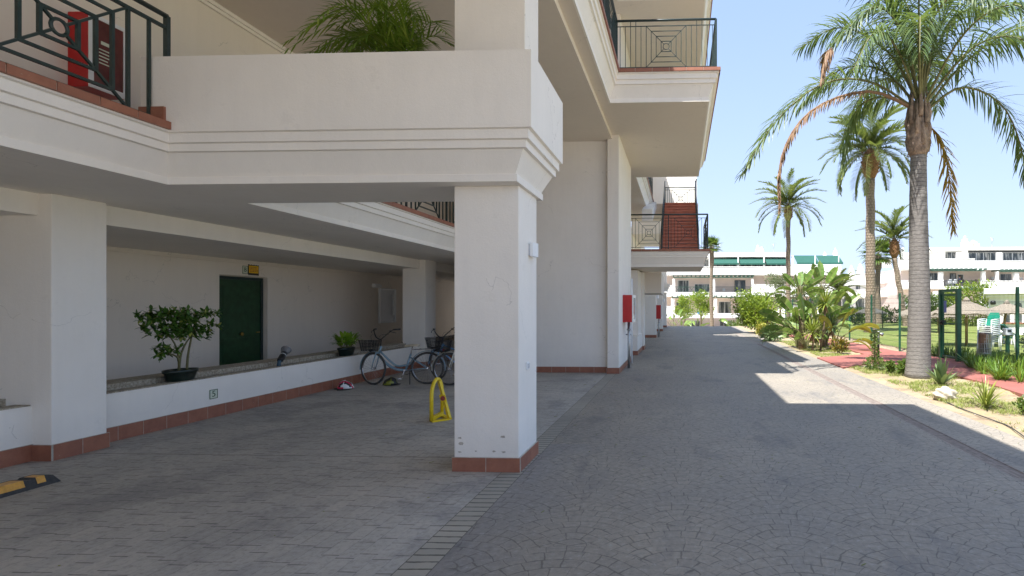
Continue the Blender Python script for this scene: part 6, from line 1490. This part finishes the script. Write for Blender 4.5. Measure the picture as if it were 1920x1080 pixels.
# helmets
def helmet(name, loc, rz, m1, m2, label):
    t = empty(name, (0,0,0), label, 'helmet'); nu, nv = 44, 14; vs = []; fs = []; mi = []
    for j in range(nv+1):
        p_ = math.pi/2*j/nv
        for i in range(nu): a = 2*math.pi*i/nu; k = 1+.05*math.cos(7*p_+a*2); vs.append((.145*math.cos(a)*math.cos(p_)*k, .105*math.sin(a)*math.cos(p_)*k, .02+.15*math.sin(p_)*(1+.08*math.cos(a))))
    m = MB(); b0 = len(m.v); m.v += vs
    for j in range(nv):
        for i in range(nu):
            m.f.append((j*nu+i, j*nu+(i+1) % nu, (j+1)*nu+(i+1) % nu, (j+1)*nu+i)); yn = math.sin(2*math.pi*(i+.5)/nu)*math.cos(math.pi/2*(j+.5)/nv); xn = math.cos(2*math.pi*(i+.5)/nu)*math.cos(math.pi/2*(j+.5)/nv)
            lane = int((yn+1)*4.5); vent = lane % 2 == 1 and j >= 2 and abs(xn) < .85 and not (.1 < xn < .22); m.m.append(2 if vent else (1 if (lane in (2, 6) or (j < 2 and xn > .2)) else 0)); m.sm.append(True)
    m.f.append(tuple(range(nu))[::-1]); m.m.append(2); m.sm.append(False); m.build('shell', [M[m1], M[m2], M['black']], t)
    MB().tube(bez([(.09, .09, .02), (.12, .13, .005), (.0, .15, .004), (-.09, .10, .01)], 10), .005, 5).build('strap', M['rubber'], t); MB().box((.12, -.07, .02), (.19, .07, .03)).build('visor', M['black'], t, .004)
    t.location = loc; t.rotation_euler = (0, 0, rz); return t
helmet('bicycle_helmet', PG(648, 730), R(200), 'white_pl', 'pink', 'white and red bicycle helmet lying by the skirting tiles')
helmet('bicycle_helmet', PG(732, 723), R(20), 'olive', 'black', 'black and olive bicycle helmet lying on the paving under the blue bicycle')
# parking barrier
l = PG(809, 792); r2_ = PG(829, 780); e = PG(843, 787); t = empty('parking_barrier', l, 'yellow folding parking barrier on the paving left of the front pillar', 'parking barrier')
hz = .58; mid = (l+r2_)/2; rad = (r2_-l).length/2; d = (r2_-l).normalized()
pts = [l+Vector((0, 0, .03)), l+UP*(hz-rad)]+[mid-d*rad*math.cos(math.pi*k/10)+UP*(hz-rad+rad*math.sin(math.pi*k/10)) for k in range(1, 10)]+[r2_+UP*(hz-rad), r2_+UP*.03]
MB().tube(pts, .027, 12).build('hoop', M['yellow'], t)
tp = mid+d*rad*.45+UP*(hz-.05); MB().bar(tp, e+UP*.02, .035, .05).build('strut', M['yellow'], t); c = tp.lerp(e+UP*.02, .45)
MB().obox(c+Vector((.0, -.03, 0)), (.045, 0, 0), (0, .006, 0), (-.012, 0, .05)).build('lock_plate', M['yellow'], t); MB().tube([c+Vector((0, -.038, 0)), c+Vector((0, -.044, 0))], .034, 16).build('lock_disc', M['red2'], t)
MB().bar(l+UP*.045, r2_+UP*.045, .05, .05).bar(l+UP*.012, e+UP*.012, .07, .02).bar(r2_+UP*.014, e+UP*.014, .07, .02).build('base_plate', M['yellow'], t)
# rubber wheel stop
pe_ = PG(100, 905); t = empty('wheel_stop', (-6.0, 4.3, 0), 'black rubber wheel stop with yellow blocks on the paving at the left edge', 'wheel stop')
x0, x1, ye, ys_ = -6.0, -5.80, 5.0, 3.15
def wsprof(y, s=1): return [(x0, y, .0), (x0+.035, y, .085*s+.005), (x1-.035, y, .085*s+.005), (x1, y, 0)]
m = MB(); secs = [(ys_, 1)]+[(4.74, 1), (4.755, .88), (4.785, .88), (4.80, 1), (4.90, 1), (4.96, .8), (ye, .25)]; vs = []
for y, s in secs: vs += wsprof(y, s)
m.add(vs, [(i*4+j, i*4+j+1, (i+1)*4+j+1, (i+1)*4+j) for i in range(len(secs)-1) for j in range(3)]+[(0,3,2,1), tuple(4*(len(secs)-1)+j for j in range(4))]); m.build('body', M['rubber'], t)
m = MB()
for a, b in ((4.815, 4.885), (4.3, 4.72), (3.6, 4.1)):
    m.add([(x0+.055, a, .091), (x1-.032, a, .091), (x1-.012, a, .034), (x1-.012, b, .034), (x1-.032, b, .091), (x0+.055, b, .091)], [(0,1,4,5)]); m.add([(x1-.032, a, .0925), (x1-.010, a, .034), (x1-.010, b, .034), (x1-.032, b, .0925)], [(0,1,2,3)])
m.build('reflector_block', M['orange'], t)
# spotlight on the ledge
c = PXw(523, 688, -6.97); c = Vector((-6.97, c.y, .594)); t = empty('spotlight', c, 'small black garden spotlight tilted up on the low wall ledge', 'lamp')
MB().tube([c, c+UP*.05, c+Vector((0, .02, .09))], [.035, .03, .028], 10).build('base', simple('blue_grey_plastic', (.05, .10, .14), .5), t)
ax_ = Vector((-.25, .85, .55)).normalized(); p = c+Vector((0, .02, .085)); MB().tube([p, p+ax_*.03, p+ax_*.22], [.04, .048, .052], 14).build('head', M['black'], t)
MB().tube([p+ax_*.15, p+ax_*.165], .0535, 14).build('ring', M['white_pl'], t); MB().tube([p+ax_*.22, p+ax_*.33], [.05, .085], 14, cap=False).build('hood', simple('dull_grey_metal', (.16, .16, .17), .5), t)
